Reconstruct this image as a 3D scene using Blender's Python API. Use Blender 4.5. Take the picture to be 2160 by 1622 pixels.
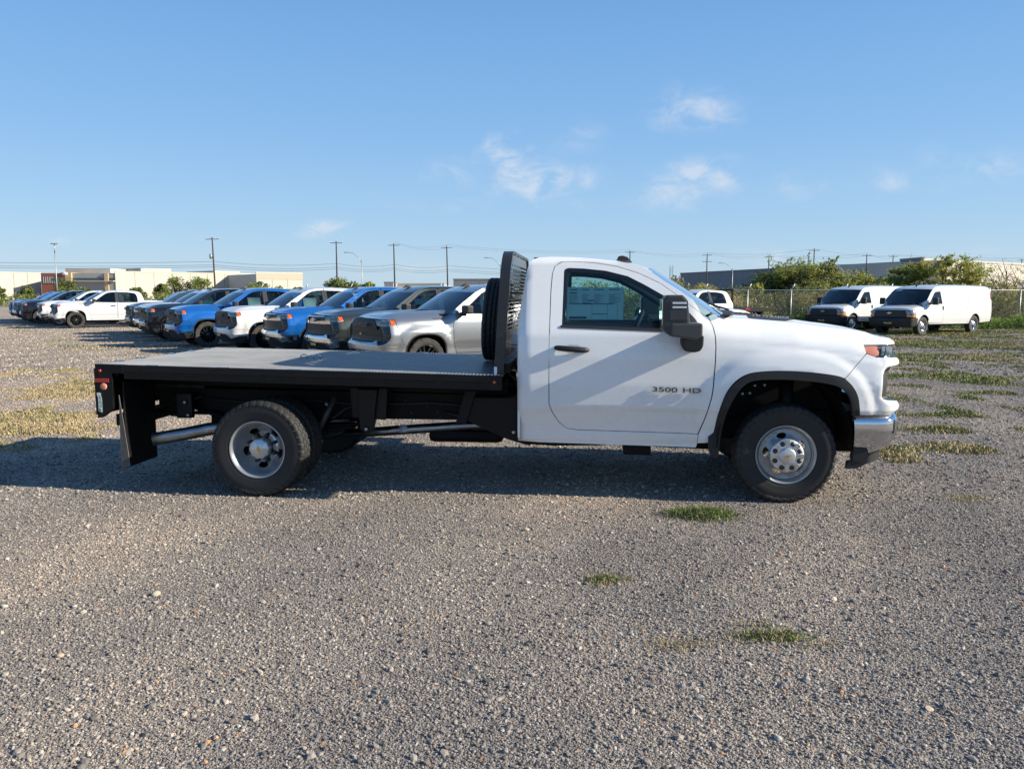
import bpy, bmesh, math, random
import numpy as np
from mathutils import Vector, Matrix, geometry
R = math.radians
for o in list(bpy.data.objects): bpy.data.objects.remove(o)
SC = bpy.context.scene
COL = SC.collection
random.seed(7); RNG = np.random.default_rng(11)

# ------------------------------------------------------------------ camera
cd = bpy.data.cameras.new('camera'); cam = bpy.data.objects.new('camera', cd); COL.objects.link(cam)
CAM_H = 1.695
cam.location = (0, 0, CAM_H); cam.rotation_euler = (R(90 - 6.377), 0, 0)
cd.sensor_width = 36; cd.lens = 36 * 1700 / 2160; cd.clip_start = .05; cd.clip_end = 6000
SC.camera = cam
SC.render.resolution_x, SC.render.resolution_y = 1024, 768
# ------------------------------------------------------------------ sun, sky, exposure
SUN = Vector((2.144, -.368, 1.0)).normalized()
sl = bpy.data.lights.new('sun', 'SUN'); sl.energy = 5.0; sl.angle = R(.53); sl.color = (1, .90, .73)
so = bpy.data.objects.new('sun', sl); COL.objects.link(so)
so.rotation_euler = SUN.to_track_quat('Z', 'Y').to_euler()
W = bpy.data.worlds.new('World'); SC.world = W; W.use_nodes = True
SKY_STRENGTH = .075
SC.view_settings.view_transform = 'Standard'; SC.view_settings.look = 'None'
SC.view_settings.exposure = .85; SC.view_settings.gamma = 1; SC.view_settings.use_curve_mapping = False

def world_sky():
    nt = W.node_tree; N = nt.nodes; L = nt.links; N.clear()
    out = N.new('ShaderNodeOutputWorld'); bg = N.new('ShaderNodeBackground'); bg.inputs[1].default_value = SKY_STRENGTH
    sky = N.new('ShaderNodeTexSky'); sky.sky_type = 'NISHITA'; sky.sun_disc = False
    sky.sun_elevation = math.asin(SUN.z); sky.sun_rotation = math.atan2(SUN.x, SUN.y)
    sky.altitude = 0; sky.air_density = 1.0; sky.dust_density = .25; sky.ozone_density = 1.6
    tc = N.new('ShaderNodeTexCoord')
    def math_(op, a, b=None, c=None):
        m = N.new('ShaderNodeMath'); m.operation = op
        for i, v in enumerate((a, b, c)):
            if v is None: continue
            if isinstance(v, (int, float)): m.inputs[i].default_value = v
            else: L.new(v, m.inputs[i])
        return m.outputs[0]
    sep = N.new('ShaderNodeSeparateXYZ'); L.new(tc.outputs['Generated'], sep.inputs[0])
    az = math_('ARCTAN2', sep.outputs[0], sep.outputs[1])        # 0 = straight ahead, + = right
    el = math_('ARCSINE', sep.outputs[2])
    # wispy break-up
    no = N.new('ShaderNodeTexNoise'); no.inputs['Scale'].default_value = 24; no.inputs['Detail'].default_value = 9
    no.inputs['Roughness'].default_value = .62; no.inputs['Distortion'].default_value = .5
    mp = N.new('ShaderNodeMapping'); mp.inputs['Scale'].default_value = (1, 1, 1.8)
    L.new(tc.outputs['Generated'], mp.inputs[0]); L.new(mp.outputs[0], no.inputs[0])
    no2 = N.new('ShaderNodeTexNoise'); no2.inputs['Scale'].default_value = 9; no2.inputs['Detail'].default_value = 3
    L.new(mp.outputs[0], no2.inputs[0])
    cmb = N.new('ShaderNodeCombineXYZ'); L.new(az, cmb.inputs[0]); L.new(el, cmb.inputs[1])
    # wobble the outlines so no puff is an ellipse
    nv = N.new('ShaderNodeVectorMath'); nv.operation = 'MULTIPLY_ADD'; L.new(no2.outputs['Color'], nv.inputs[0]); nv.inputs[1].default_value = (.11, .045, 0); nv.inputs[2].default_value = (-.055, -.0225, 0)
    ae = N.new('ShaderNodeVectorMath'); L.new(cmb.outputs[0], ae.inputs[0]); L.new(nv.outputs[0], ae.inputs[1])
    clouds = [  # azimuth, elevation, half width, half height (degrees), density: fair-weather puffs low over the horizon
        (1.6, 7.9, 3.9, 1.4, 1.5), (-.2, 9.2, 1.6, 1.7, 1.3), (-4.6, 8.2, 2.4, 1.2, .5), (4.6, 10.5, 2.6, 1.2, .5),
        (10.9, 7.1, 2.8, 1.3, 1.1), (13.6, 8.0, 2.9, 1.3, 1.1), (12.2, 12.4, 3.0, 1.7, .75), (-13.4, 4.4, 2.2, .6, 1.0),
        (19.6, 6.9, 1.6, .9, .6), (24.0, 7.2, 2.2, 1.0, .55), (27.3, 7.9, 1.6, 1.5, .6), (30.4, 7.6, 2.2, 1.0, .7), (16.5, 2.8, 2.4, .7, .6), (-6.8, 2.1, 2.6, .8, .5), (29, 2.4, 5, .6, .5), (-28, 3.3, 1.4, .6, .5), (0, 6.2, 11, .9, .35)]
    tot = None
    for a, e, wx, hy, d in clouds:
        v = N.new('ShaderNodeVectorMath'); v.operation = 'MULTIPLY_ADD'; L.new(ae.outputs[0], v.inputs[0]); kx, ky = 1 / R(wx * 1.45), 1 / R(hy * 1.35)
        v.inputs[1].default_value = (kx, ky, 0); v.inputs[2].default_value = (-R(a) * kx, -R(e) * ky, 0)
        l = N.new('ShaderNodeVectorMath'); l.operation = 'LENGTH'; L.new(v.outputs[0], l.inputs[0])
        m = N.new('ShaderNodeMath'); m.operation = 'MULTIPLY_ADD'; m.use_clamp = True; L.new(l.outputs['Value'], m.inputs[0]); m.inputs[1].default_value = -d; m.inputs[2].default_value = d
        tot = m.outputs[0] if tot is None else math_('MAXIMUM', tot, m.outputs[0])
    # the same sparse puffs all round the horizon
    no3 = N.new('ShaderNodeTexNoise'); no3.inputs['Scale'].default_value = 3.2; no3.inputs['Detail'].default_value = 2; L.new(mp.outputs[0], no3.inputs[0])
    rnd = math_('MULTIPLY', math_('MULTIPLY_ADD', no3.outputs['Fac'], 5, -3.1), math_('GREATER_THAN', math_('ABSOLUTE', az), .72)); 
    r2 = math_('MAXIMUM', rnd, 0.); tot = math_('MAXIMUM', tot, math_('MULTIPLY', r2, math_('SUBTRACT', 1.0, math_('ABSOLUTE', math_('MULTIPLY_ADD', el, 7.0, -1.0)))))
    den = math_('MULTIPLY', tot, math_('MULTIPLY_ADD', no.outputs['Fac'], 3.6, -1.2))
    mr = N.new('ShaderNodeMapRange'); mr.interpolation_type = 'SMOOTHSTEP'
    L.new(den, mr.inputs[0]); mr.inputs[1].default_value = .0; mr.inputs[2].default_value = 1.0; mr.inputs[3].default_value = 0; mr.inputs[4].default_value = .52
    # clear morning blue, paler to the horizon, laid over the Nishita sky
    rp = N.new('ShaderNodeValToRGB'); rp.color_ramp.interpolation = 'B_SPLINE'
    L.new(math_('MULTIPLY', el, 1 / R(90)), rp.inputs[0])
    e0 = rp.color_ramp.elements; SK = [(0., (3.2, 4.35, 5.45)), (.05, (2.45, 4.0, 5.75)), (.12, (1.58, 3.28, 5.75)), (.22, (1.12, 2.66, 5.3)), (.5, (.52, 1.45, 3.5)), (1., (.36, 1.05, 2.6))]
    while len(e0) < len(SK): e0.new(.5)
    for q, (p_, c_) in zip(e0, SK): q.position = p_; q.color = (*[v / 7 for v in c_], 1)
    sc8 = N.new('ShaderNodeVectorMath'); sc8.operation = 'SCALE'; L.new(rp.outputs[0], sc8.inputs[0]); sc8.inputs['Scale'].default_value = 8
    mx0 = N.new('ShaderNodeMix'); mx0.data_type = 'RGBA'; mx0.inputs[0].default_value = .82; L.new(sky.outputs[0], mx0.inputs[6]); L.new(sc8.outputs[0], mx0.inputs[7])
    mix = N.new('ShaderNodeMix'); mix.data_type = 'RGBA'
    L.new(mr.outputs[0], mix.inputs[0]); L.new(mx0.outputs[2], mix.inputs[6]); mix.inputs[7].default_value = (6.0, 6.2, 6.5, 1)
    L.new(mix.outputs[2], bg.inputs[0]); L.new(bg.outputs[0], out.inputs[0])
world_sky()

# ------------------------------------------------------------------ helpers: materials
def inp(b, n, v):
    if n in b.inputs: b.inputs[n].default_value = v
MATS = {}
def pm(name, col, rough=.5, metal=0., coat=0., bump=None, var=None, spec=None, emit=None, rvar=None):
    if name in MATS: return MATS[name]
    m = bpy.data.materials.new(name); m.use_nodes = True; nt = m.node_tree; N = nt.nodes; L = nt.links
    b = N['Principled BSDF']
    inp(b, 'Base Color', (*col, 1)); inp(b, 'Roughness', rough); inp(b, 'Metallic', metal); inp(b, 'Coat Weight', coat); inp(b, 'Coat Roughness', .03)
    if spec is not None: inp(b, 'Specular IOR Level', spec)
    tc = None
    def coord():
        nonlocal tc
        if tc is None: tc = N.new('ShaderNodeTexCoord')
        return tc.outputs['Object']
    if var:
        n = N.new('ShaderNodeTexNoise'); n.inputs['Scale'].default_value = var[0]; n.inputs['Detail'].default_value = 6; n.inputs['Roughness'].default_value = .65
        L.new(coord(), n.inputs[0])
        r = N.new('ShaderNodeValToRGB'); r.color_ramp.elements[0].position = .3; r.color_ramp.elements[1].position = .7
        lo = tuple(c * (1 - var[1]) for c in col); hi = var[2] if len(var) > 2 else tuple(min(1, c * (1 + var[1])) for c in col)
        r.color_ramp.elements[0].color = (*lo, 1); r.color_ramp.elements[1].color = (*hi, 1)
        L.new(n.outputs['Fac'], r.inputs[0]); L.new(r.outputs[0], b.inputs['Base Color'])
    if rvar:
        n = N.new('ShaderNodeTexNoise'); n.inputs['Scale'].default_value = rvar[0]; n.inputs['Detail'].default_value = 5; L.new(coord(), n.inputs[0])
        mr = N.new('ShaderNodeMapRange'); mr.inputs[1].default_value = .3; mr.inputs[2].default_value = .7; mr.inputs[3].default_value = rough * (1 - rvar[1]); mr.inputs[4].default_value = min(1, rough * (1 + rvar[1]))
        L.new(n.outputs['Fac'], mr.inputs[0]); L.new(mr.outputs[0], b.inputs['Roughness'])
    if bump:
        n = N.new('ShaderNodeTexNoise'); n.inputs['Scale'].default_value = bump[0]; n.inputs['Detail'].default_value = 5; L.new(coord(), n.inputs[0])
        bp = N.new('ShaderNodeBump'); bp.inputs['Strength'].default_value = bump[1]; bp.inputs['Distance'].default_value = bump[2] if len(bump) > 2 else .01
        L.new(n.outputs['Fac'], bp.inputs['Height']); L.new(bp.outputs[0], b.inputs['Normal'])
    if emit: inp(b, 'Emission Color', (*emit[0], 1)); inp(b, 'Emission Strength', emit[1])
    MATS[name] = m
    return m
def glass_mat(name, tint, refl=1.0):
    m = bpy.data.materials.new(name); m.use_nodes = True; nt = m.node_tree; N = nt.nodes; L = nt.links; N.clear()
    out = N.new('ShaderNodeOutputMaterial'); mix = N.new('ShaderNodeMixShader'); tr = N.new('ShaderNodeBsdfTransparent'); gl = N.new('ShaderNodeBsdfGlossy')
    fr = N.new('ShaderNodeFresnel'); fr.inputs[0].default_value = 1.5
    mu = N.new('ShaderNodeMath'); mu.operation = 'MULTIPLY'; mu.inputs[1].default_value = refl; mu.use_clamp = True
    tr.inputs[0].default_value = (*tint, 1); gl.inputs['Roughness'].default_value = .01; gl.inputs[0].default_value = (.95, .97, 1, 1)
    L.new(fr.outputs[0], mu.inputs[0]); L.new(mu.outputs[0], mix.inputs[0]); L.new(tr.outputs[0], mix.inputs[1]); L.new(gl.outputs[0], mix.inputs[2]); L.new(mix.outputs[0], out.inputs[0])
    MATS[name] = m
    return m
WHITE = pm('white_paint', (.80, .815, .82), .28, 0, 1.0, rvar=(6, .15))
CHROME = pm('chrome', (.72, .73, .75), .06, 1.0, bump=(5, .04, .004))
BLACKP = pm('black_textured_plastic', (.018, .019, .021), .55, bump=(240, .12, .002), spec=.4)
GREYP = pm('dark_grey_plastic', (.035, .037, .04), .48, bump=(200, .1, .002))
GLOSSB = pm('gloss_black', (.008, .008, .009), .18, coat=.5)
BEDBLK = pm('black_bed_enamel', (.0045, .0045, .005), .42, rvar=(9, .4), bump=(30, .05, .003), spec=.3)
CHASSIS = pm('chassis_black', (.004, .004, .0043), .6, var=(6, .4), spec=.2)
RUBBER = pm('tyre_rubber', (.015, .015, .0155), .68, var=(14, .25), bump=(90, .1, .002))
RUBBERG = pm('weathered_tyre_rubber', (.038, .036, .034), .8, var=(9, .3))
STEEL = pm('painted_steel_wheel', (.30, .32, .34), .36, .45, var=(10, .12))
ALU = pm('bright_alloy', (.72, .73, .74), .24, 1.0)
SATIN = pm('satin_silver', (.60, .61, .62), .35, .7)
PIPE = pm('bare_steel_pipe', (.30, .31, .33), .34, 1.0, var=(5, .35), rvar=(7, .4))
EXH = pm('exhaust_steel', (.34, .35, .36), .36, 1.0, var=(6, .3))
GOLD = pm('gold_emblem', (.62, .36, .09), .35, .6)
AMBER = pm('amber_lens', (.52, .10, .018), .15, coat=1.0, spec=.6)
AMBERP = pm('pale_amber_reflector', (.52, .20, .13), .25, coat=1.0, var=(60, .12))
REDL = pm('red_lens', (.42, .018, .012), .2, coat=.8)
REDR = pm('worn_red_round', (.62, .22, .15), .4, var=(60, .25))
GLASS = glass_mat('tinted_glass', (.55, .76, .75), 1.0)
GLASSW = glass_mat('windscreen_glass', (.30, .42, .45), 3.0)
GLASSD = glass_mat('dark_tinted_glass', (.22, .28, .30), 1.0)
GLASSF = glass_mat('parked_window_glass', (.42, .56, .58), 1.2)
LENS = glass_mat('clear_lens', (.80, .86, .84), 1.0)
INTER = pm('interior_dark', (.05, .055, .06), .75)
INTERG = pm('interior_grey_trim', (.30, .33, .33), .7)
PAPER = pm('paper', (.75, .80, .76), .6)
PRINT = pm('print_ink', (.07, .09, .10), .6)
PLATEG = pm('dealer_plate_gold', (.62, .44, .12), .45, var=(40, .35))
TRIMBR = pm('belt_trim', (.030, .024, .024), .45)
GAPM = pm('shut_gap', (.02, .02, .022), .9)

# ------------------------------------------------------------------ helpers: objects
def tag(o, label=None, cat=None, group=None, kind=None):
    if label: o['label'] = label
    if cat: o['category'] = cat
    if group: o['group'] = group
    if kind: o['kind'] = kind
    return o
def empty(name, loc=(0, 0, 0), rz=0):
    o = bpy.data.objects.new(name, None); o.empty_display_size = .2; o.location = loc; o.rotation_euler = (0, 0, rz); COL.objects.link(o); return o
def link(name, me, mat=None, parent=None):
    o = bpy.data.objects.new(name, me); COL.objects.link(o)
    if mat is not None: me.materials.append(mat)
    if parent is not None: o.parent = parent
    return o
def copy_tree(o, parent=None):
    c = o.copy(); COL.objects.link(c); c.parent = parent
    for ch in list(o.children): copy_tree(ch, c)
    return c
def smooth(me, on=True): me.polygons.foreach_set('use_smooth', [on] * len(me.polygons))

class MB:
    """collects solids into one mesh"""
    def __init__(s): s.bm = bmesh.new()
    def box(s, x0, x1, y0, y1, z0, z1, bev=0, M=None):
        r = bmesh.ops.create_cube(s.bm, size=1)['verts']
        for v in r: v.co = Vector(((x0 + x1) / 2 + v.co.x * (x1 - x0), (y0 + y1) / 2 + v.co.y * (y1 - y0), (z0 + z1) / 2 + v.co.z * (z1 - z0)))
        if bev:
            es = list({e for v in r for e in v.link_edges})
            rb = bmesh.ops.bevel(s.bm, geom=es, offset=bev, segments=2, affect='EDGES', profile=.6)
            r = list({v for f in rb['faces'] for v in f.verts} | {v for v in r if v.is_valid})
        if M is not None: bmesh.ops.transform(s.bm, matrix=M, verts=[v for v in r if v.is_valid])
        return s
    def tube(s, pts, rad, n=10, cap=True):
        pts = [Vector(p) for p in pts]; rads = rad if isinstance(rad, (list, tuple)) else [rad] * len(pts)
        rings = []; prev = None
        for i, p in enumerate(pts):
            d = (pts[min(i + 1, len(pts) - 1)] - pts[max(i - 1, 0)]).normalized()
            a = d.orthogonal().normalized() if prev is None else (prev - d * prev.dot(d)).normalized()
            prev = a; b = d.cross(a)
            rings.append([s.bm.verts.new(p + (a * math.cos(t) + b * math.sin(t)) * rads[i]) for t in [2 * math.pi * k / n for k in range(n)]])
        for r0, r1 in zip(rings, rings[1:]):
            for k in range(n): s.bm.faces.new((r0[k], r0[(k + 1) % n], r1[(k + 1) % n], r1[k])).smooth = True
        if cap and n > 2: s.bm.faces.new(rings[0][::-1]); s.bm.faces.new(rings[-1])
        return s
    def prism(s, pts, a0, a1, axis='y', bev=0):
        """polygon pts (p,q) extruded between a0 and a1 along an axis"""
        def P(p, q, a): return {'y': (p, a, q), 'x': (a, p, q), 'z': (p, q, a)}[axis]
        A = [s.bm.verts.new(P(p, q, a0)) for p, q in pts]; B = [s.bm.verts.new(P(p, q, a1)) for p, q in pts]
        n = len(pts); fs = [s.bm.faces.new(A), s.bm.faces.new(B[::-1])]
        for k in range(n): fs.append(s.bm.faces.new((A[k], B[k], B[(k + 1) % n], A[(k + 1) % n])))
        bmesh.ops.recalc_face_normals(s.bm, faces=fs)
        if bev: bmesh.ops.bevel(s.bm, geom=list({e for f in fs for e in f.edges}), offset=bev, segments=2, affect='EDGES', profile=.6)
        return s
    def lathe(s, prof, n=48, axis='y', c=(0, 0, 0), rfun=None):
        """profile of (radius, along-axis) turned about an axis"""
        rings = []
        for i, (r, a) in enumerate(prof):
            ring = []
            for k in range(n):
                t = 2 * math.pi * k / n; rr = r if rfun is None else rfun(i, k, r)
                x, z = rr * math.cos(t), rr * math.sin(t)
                p = {'y': (x, a, z), 'x': (a, x, z), 'z': (x, z, a)}[axis]
                ring.append(s.bm.verts.new((p[0] + c[0], p[1] + c[1], p[2] + c[2])))
            rings.append(ring)
        for r0, r1 in zip(rings, rings[1:]):
            for k in range(n): s.bm.faces.new((r0[k], r0[(k + 1) % n], r1[(k + 1) % n], r1[k])).smooth = True
        return s
    def mesh(s, name, rec=True):
        if rec: bmesh.ops.recalc_face_normals(s.bm, faces=s.bm.faces)
        me = bpy.data.meshes.new(name); s.bm.to_mesh(me); s.bm.free(); return me
    def build(s, name, mat, parent=None, rec=True): return link(name, s.mesh(name, rec), mat, parent)

def poly_mesh(name, V, F, mat=None, parent=None, sm=False):
    me = bpy.data.meshes.new(name); me.from_pydata([tuple(v) for v in V], [], F); me.update()
    if sm: smooth(me)
    return link(name, me, mat, parent)
def text_mesh(txt, size, depth=.002, sx=1.0, offset=0.):
    cu = bpy.data.curves.new('lettering', 'FONT'); cu.body = txt; cu.size = size; cu.extrude = depth; cu.align_x = 'CENTER'; cu.align_y = 'CENTER'; cu.offset = offset
    o = bpy.data.objects.new('lettering', cu); COL.objects.link(o)
    dg = bpy.context.evaluated_depsgraph_get(); me = bpy.data.meshes.new_from_object(o.evaluated_get(dg))
    bpy.data.objects.remove(o); bpy.data.curves.remove(cu)
    for v in me.vertices: v.co.x *= sx
    me.materials.clear()
    return me

def resample(pts, step, closed=True):
    out = []; n = len(pts)
    for i in range(n if closed else n - 1):
        a, b = pts[i], pts[(i + 1) % n]; d = math.hypot(b[0] - a[0], b[1] - a[1]); k = max(1, int(math.ceil(d / step)))
        for j in range(k): out.append((a[0] + (b[0] - a[0]) * j / k, a[1] + (b[1] - a[1]) * j / k))
    return out
def rounded(pts, r, seg=4):
    """round the corners of a closed polygon; r number or list"""
    out = []; n = len(pts)
    for i in range(n):
        p0, p, p1 = Vector(pts[i - 1]), Vector(pts[i]), Vector(pts[(i + 1) % n]); rr = r[i] if isinstance(r, (list, tuple)) else r
        a, b = p0 - p, p1 - p; rr = min(rr, a.length * .45, b.length * .45)
        if rr < 1e-4: out.append(tuple(p)); continue
        a, b = p + a.normalized() * rr, p + b.normalized() * rr
        for k in range(seg + 1):
            t = k / seg; q = a * (1 - t) ** 2 + p * 2 * t * (1 - t) + b * t * t; out.append((q.x, q.y))
    return out
def curve(pts, n=5):
    """smooth open line through the points (Catmull-Rom)"""
    P = [Vector(p) for p in pts]; P = [P[0] * 2 - P[1]] + P + [P[-1] * 2 - P[-2]]; out = []
    for i in range(1, len(P) - 2):
        for k in range(n):
            t = k / n; a, b, c, d = P[i - 1:i + 3]; q = (b * 2 + (c - a) * t + (a * 2 - b * 5 + c * 4 - d) * t * t + (b * 3 - a - c * 3 + d) * t ** 3) * .5; out.append((q.x, q.y))
    return out + [tuple(P[-2])]
def inside(P, poly):
    x, y = P[:, 0], P[:, 1]; c = np.zeros(len(P), bool); n = len(poly); j = n - 1
    for i in range(n):
        xi, yi = poly[i]; xj, yj = poly[j]
        if yi != yj:
            k = ((yi > y) != (yj > y)) & (x < (xj - xi) * (y - yi) / (yj - yi) + xi); c ^= k
        j = i
    return c
def shrink(pts, d):
    """move a closed polygon inwards by d"""
    n = len(pts); A = sum(pts[i][0] * pts[(i + 1) % n][1] - pts[(i + 1) % n][0] * pts[i][1] for i in range(n)); sg = 1 if A > 0 else -1
    out = []
    for i in range(n):
        p0, p, p1 = Vector(pts[i - 1]), Vector(pts[i]), Vector(pts[(i + 1) % n])
        a = (p - p0); b = (p1 - p)
        if a.length < 1e-6 or b.length < 1e-6: out.append(tuple(p)); continue
        a.normalize(); b.normalize(); na, nb = Vector((-a.y, a.x)), Vector((-b.y, b.x)); m = na + nb
        if m.length < .3: out.append(tuple(p)); continue
        m.normalize(); k = d / max(.4, m.dot(na)); q = p + m * k * sg; out.append((q.x, q.y))
    return out

def panel_arrays(outline, surf, holes=(), step=.06, off=0., depth=.02, bstep=None):
    bstep = bstep or step
    loops = [resample(l, bstep) for l in [outline] + list(holes)]
    vs = []; es = []
    for l in loops:
        k = len(vs); vs += l; es += [(k + i, k + (i + 1) % len(l)) for i in range(len(l))]
    xs = [p[0] for p in outline]; zs = [p[1] for p in outline]
    gx = np.arange(min(xs) + step * .5, max(xs), step); gz = np.arange(min(zs) + step * .5, max(zs), step)
    if len(gx) and len(gz):
        G = np.array(np.meshgrid(gx, gz)).reshape(2, -1).T; ok = inside(G, outline)
        for h in holes: ok &= ~inside(G, h)
        G = G[ok]
        B = np.array(vs)
        if len(G):
            d = np.min(((G[:, None, :] - B[None]) ** 2).sum(2), axis=1); G = G[d > (step * .35) ** 2]
        vs += [tuple(g) for g in G]
    r = geometry.delaunay_2d_cdt([Vector(v) for v in vs], es, [], 0, 1e-5)
    V2 = np.array([(v.x, v.y) for v in r[0]]); T = np.array([f for f in r[2] if len(f) == 3])
    Cc = V2[T].mean(1); ok = inside(Cc, outline)
    for h in holes: ok &= ~inside(Cc, h)
    T = T[ok]
    e = 1e-3; P = []; NN = []
    for a, b in V2:
        p = Vector(surf(a, b)); du = Vector(surf(a + e, b)) - Vector(surf(a - e, b)); dv = Vector(surf(a, b + e)) - Vector(surf(a, b - e))
        n = du.cross(dv); n = n.normalized() if n.length > 1e-12 else Vector((0, -1, 0))
        P.append(p + n * off); NN.append(n)
    # boundary edges
    cnt = {}
    for t in T:
        for i in range(3):
            a, b = int(t[i]), int(t[(i + 1) % 3]); k = (min(a, b), max(a, b)); cnt.setdefault(k, []).append((a, b))
    bd = [v[0] for v in cnt.values() if len(v) == 1]
    F = []
    V2l = V2.tolist()
    for t in T:
        a, b, c = (int(q) for q in t)
        ar = (V2l[b][0] - V2l[a][0]) * (V2l[c][1] - V2l[a][1]) - (V2l[c][0] - V2l[a][0]) * (V2l[b][1] - V2l[a][1])
        F.append((a, b, c) if ar > 0 else (a, c, b))
    if depth:
        m1, m2 = {}, {}
        for a, b in bd:
            for q in (a, b):
                if q not in m1:
                    m1[q] = len(P); P.append(P[q].copy()); NN.append(Vector((0, 0, 0)))
                    m2[q] = len(P); P.append(P[q] - NN[q] * depth); NN.append(Vector((0, 0, 0)))
        dirs = {}
        for f in F:
            for i in range(3): dirs[(f[i], f[(i + 1) % 3])] = 1
        for a, b in bd:
            if (b, a) in dirs: a, b = b, a
            F.append((m1[b], m1[a], m2[a], m2[b]))
    return P, NN, F
def to_mesh(name, P, NN, F):
    me = bpy.data.meshes.new(name); me.from_pydata([tuple(p) for p in P], [], F); me.update(); smooth(me)
    me.normals_split_custom_set_from_vertices([tuple(n) for n in NN]); return me
def panel(name, outline, surf, mat, parent, side=0, **kw):
    """thin shaped sheet cut from a surface. side 0: as built; 1: mirrored in y; 2: one mesh with both halves; 3: two objects"""
    P, NN, F = panel_arrays(outline, surf, **kw)
    def mir(): return [Vector((p.x, -p.y, p.z)) for p in P], [Vector((n.x, -n.y, n.z)) for n in NN], [tuple(reversed(f)) for f in F]
    res = []
    if side in (0, 3): res.append(link(name, to_mesh(name, P, NN, F), mat, parent))
    if side in (1, 3): res.append(link(name, to_mesh(name, *mir()), mat, parent))
    if side == 2:
        P2, N2, F2 = mir(); k = len(P); res.append(link(name, to_mesh(name, P + P2, NN + N2, F + [tuple(q + k for q in f) for f in F2]), mat, parent))
    return res if side == 3 else res[0]
def loft(name, rows, mat, parent, sm=True, thick=0):
    """grid of points rows[i][j] to one sheet"""
    V = [p for r in rows for p in r]; m = len(rows[0]); F = []
    for i in range(len(rows) - 1):
        for j in range(m - 1): F.append((i * m + j, i * m + j + 1, (i + 1) * m + j + 1, (i + 1) * m + j))
    o = poly_mesh(name, V, F, mat, parent, sm)
    if thick:
        md = o.modifiers.new('solid', 'SOLIDIFY'); md.thickness = thick; md.offset = 0
    return o
def ss(a, b, x):
    t = max(0., min(1., (x - a) / (b - a))); return t * t * (3 - 2 * t)
def table(xs, ys, sig=.012):
    g = np.arange(min(xs) - .2, max(xs) + .2, .003); v = np.interp(g, xs, ys); k = int(sig / .003 * 3) or 1
    w = np.exp(-.5 * (np.arange(-k, k + 1) * .003 / sig) ** 2); w /= w.sum(); v = np.convolve(np.pad(v, k, 'edge'), w, 'valid'); g0 = g[0]; n = len(v)
    vl = v.tolist()
    def f(x):
        t = (x - g0) / .003
        if t <= 0: return vl[0]
        if t >= n - 1: return vl[-1]
        i = int(t); return vl[i] + (vl[i + 1] - vl[i]) * (t - i)
    return f
class Shell:
    """body skin: straight side, rounded corner, bowed front. S runs along the side, round the corner and across to the centre line"""
    def __init__(s, hw, xf, XF, r, W0=1.0, bow=.06): s.hw, s.xf, s.XF, s.r, s.W0, s.bow = hw, xf, XF, r, W0, bow; s.xc = XF - r; s.end = s.xc + r * math.pi / 2 + W0 - r
    def pt(s, S, z):
        xc, r = s.xc, s.r
        if S <= xc: x, y = S, -s.hw(S, z)
        else:
            h = s.hw(xc, z); a = (S - xc) / r
            if a < math.pi / 2: x = xc + r * math.sin(a); y = -(h - r + r * math.cos(a))
            else:
                q = (S - xc - r * math.pi / 2) / (s.W0 - r); y = -(h - r) * (1 - q); x = s.XF + s.bow * (1 - (1 - q) ** 2)
        x += (s.xf(z) - s.XF) * ss(xc - .10, s.XF - r * .2, x)
        return (x, y, z)
def bowtie(w, h):
    k = .10 * w
    return [(-.5 * w - k * .2, -.17 * h), (-.17 * w - k * .2, -.17 * h), (-.20 * w - k * .4, -.5 * h), (.13 * w, -.5 * h), (.165 * w, -.17 * h), (.47 * w, -.17 * h), (.5 * w + k * .3, .17 * h), (.17 * w + k * .2, .17 * h), (.20 * w + k * .4, .5 * h), (-.13 * w, .5 * h), (-.165 * w, .17 * h), (-.47 * w, .17 * h)]
def disc_hole_ring(name, R0, R1, prof, holes, mat, parent, thick=.006, step=.03):
    """turned sheet between radii R0 and R1 with cut-outs, axis along y"""
    out = [(R1 * math.cos(2 * math.pi * k / 48), R1 * math.sin(2 * math.pi * k / 48)) for k in range(48)]
    hs = list(holes)
    if R0 > 0: hs.append([(R0 * math.cos(2 * math.pi * k / 32), R0 * math.sin(2 * math.pi * k / 32)) for k in range(32)])
    return panel(name, out, lambda a, b: (a, prof(math.hypot(a, b)), b), mat, parent, holes=hs, step=step, bstep=.02, depth=thick)
def tyre_mesh(Ro, Ri, w, n=240, tread=True):
    """tyre about the y axis, centred, width w"""
    h = w / 2; pr = [(Ri, -h * .80), (Ri + .012, -h * .92), (Ri + .05, -h * .99), ((Ro + Ri) / 2 - .004, -h), ((Ro + Ri) / 2 + .002, -h * 1.012), (Ro - .055, -h * .99), (Ro - .034, -h * .97), (Ro - .032, -h * .985), (Ro - .012, -h * .90), (Ro - .003, -h * .80)]
    g = [(-.58, 0), (-.56, -.010), (-.50, -.010), (-.48, 0), (-.20, .002), (-.185, -.010), (-.125, -.010), (-.11, .002)]
    mid = [(Ro + d, a * h) for a, d in g]; pr += mid + [(r, -a) for r, a in reversed(mid)] + [(r, -a) for r, a in reversed(pr[:10])]
    m = len(pr)
    def rf(i, k, r):
        if not tread: return r
        if i in (7, 8, 9, 10, m - 8, m - 9, m - 10, m - 11): return r - (.010 if k % 6 == 0 else 0)
        if i in (13, 14, m - 14, m - 15): return r - (.009 if k % 6 == 2 else 0)
        if i in (17, m - 18): return r - (.008 if k % 6 == 4 else 0)
        return r
    return MB().lathe(pr, n, rfun=rf).mesh('tyre')
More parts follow.
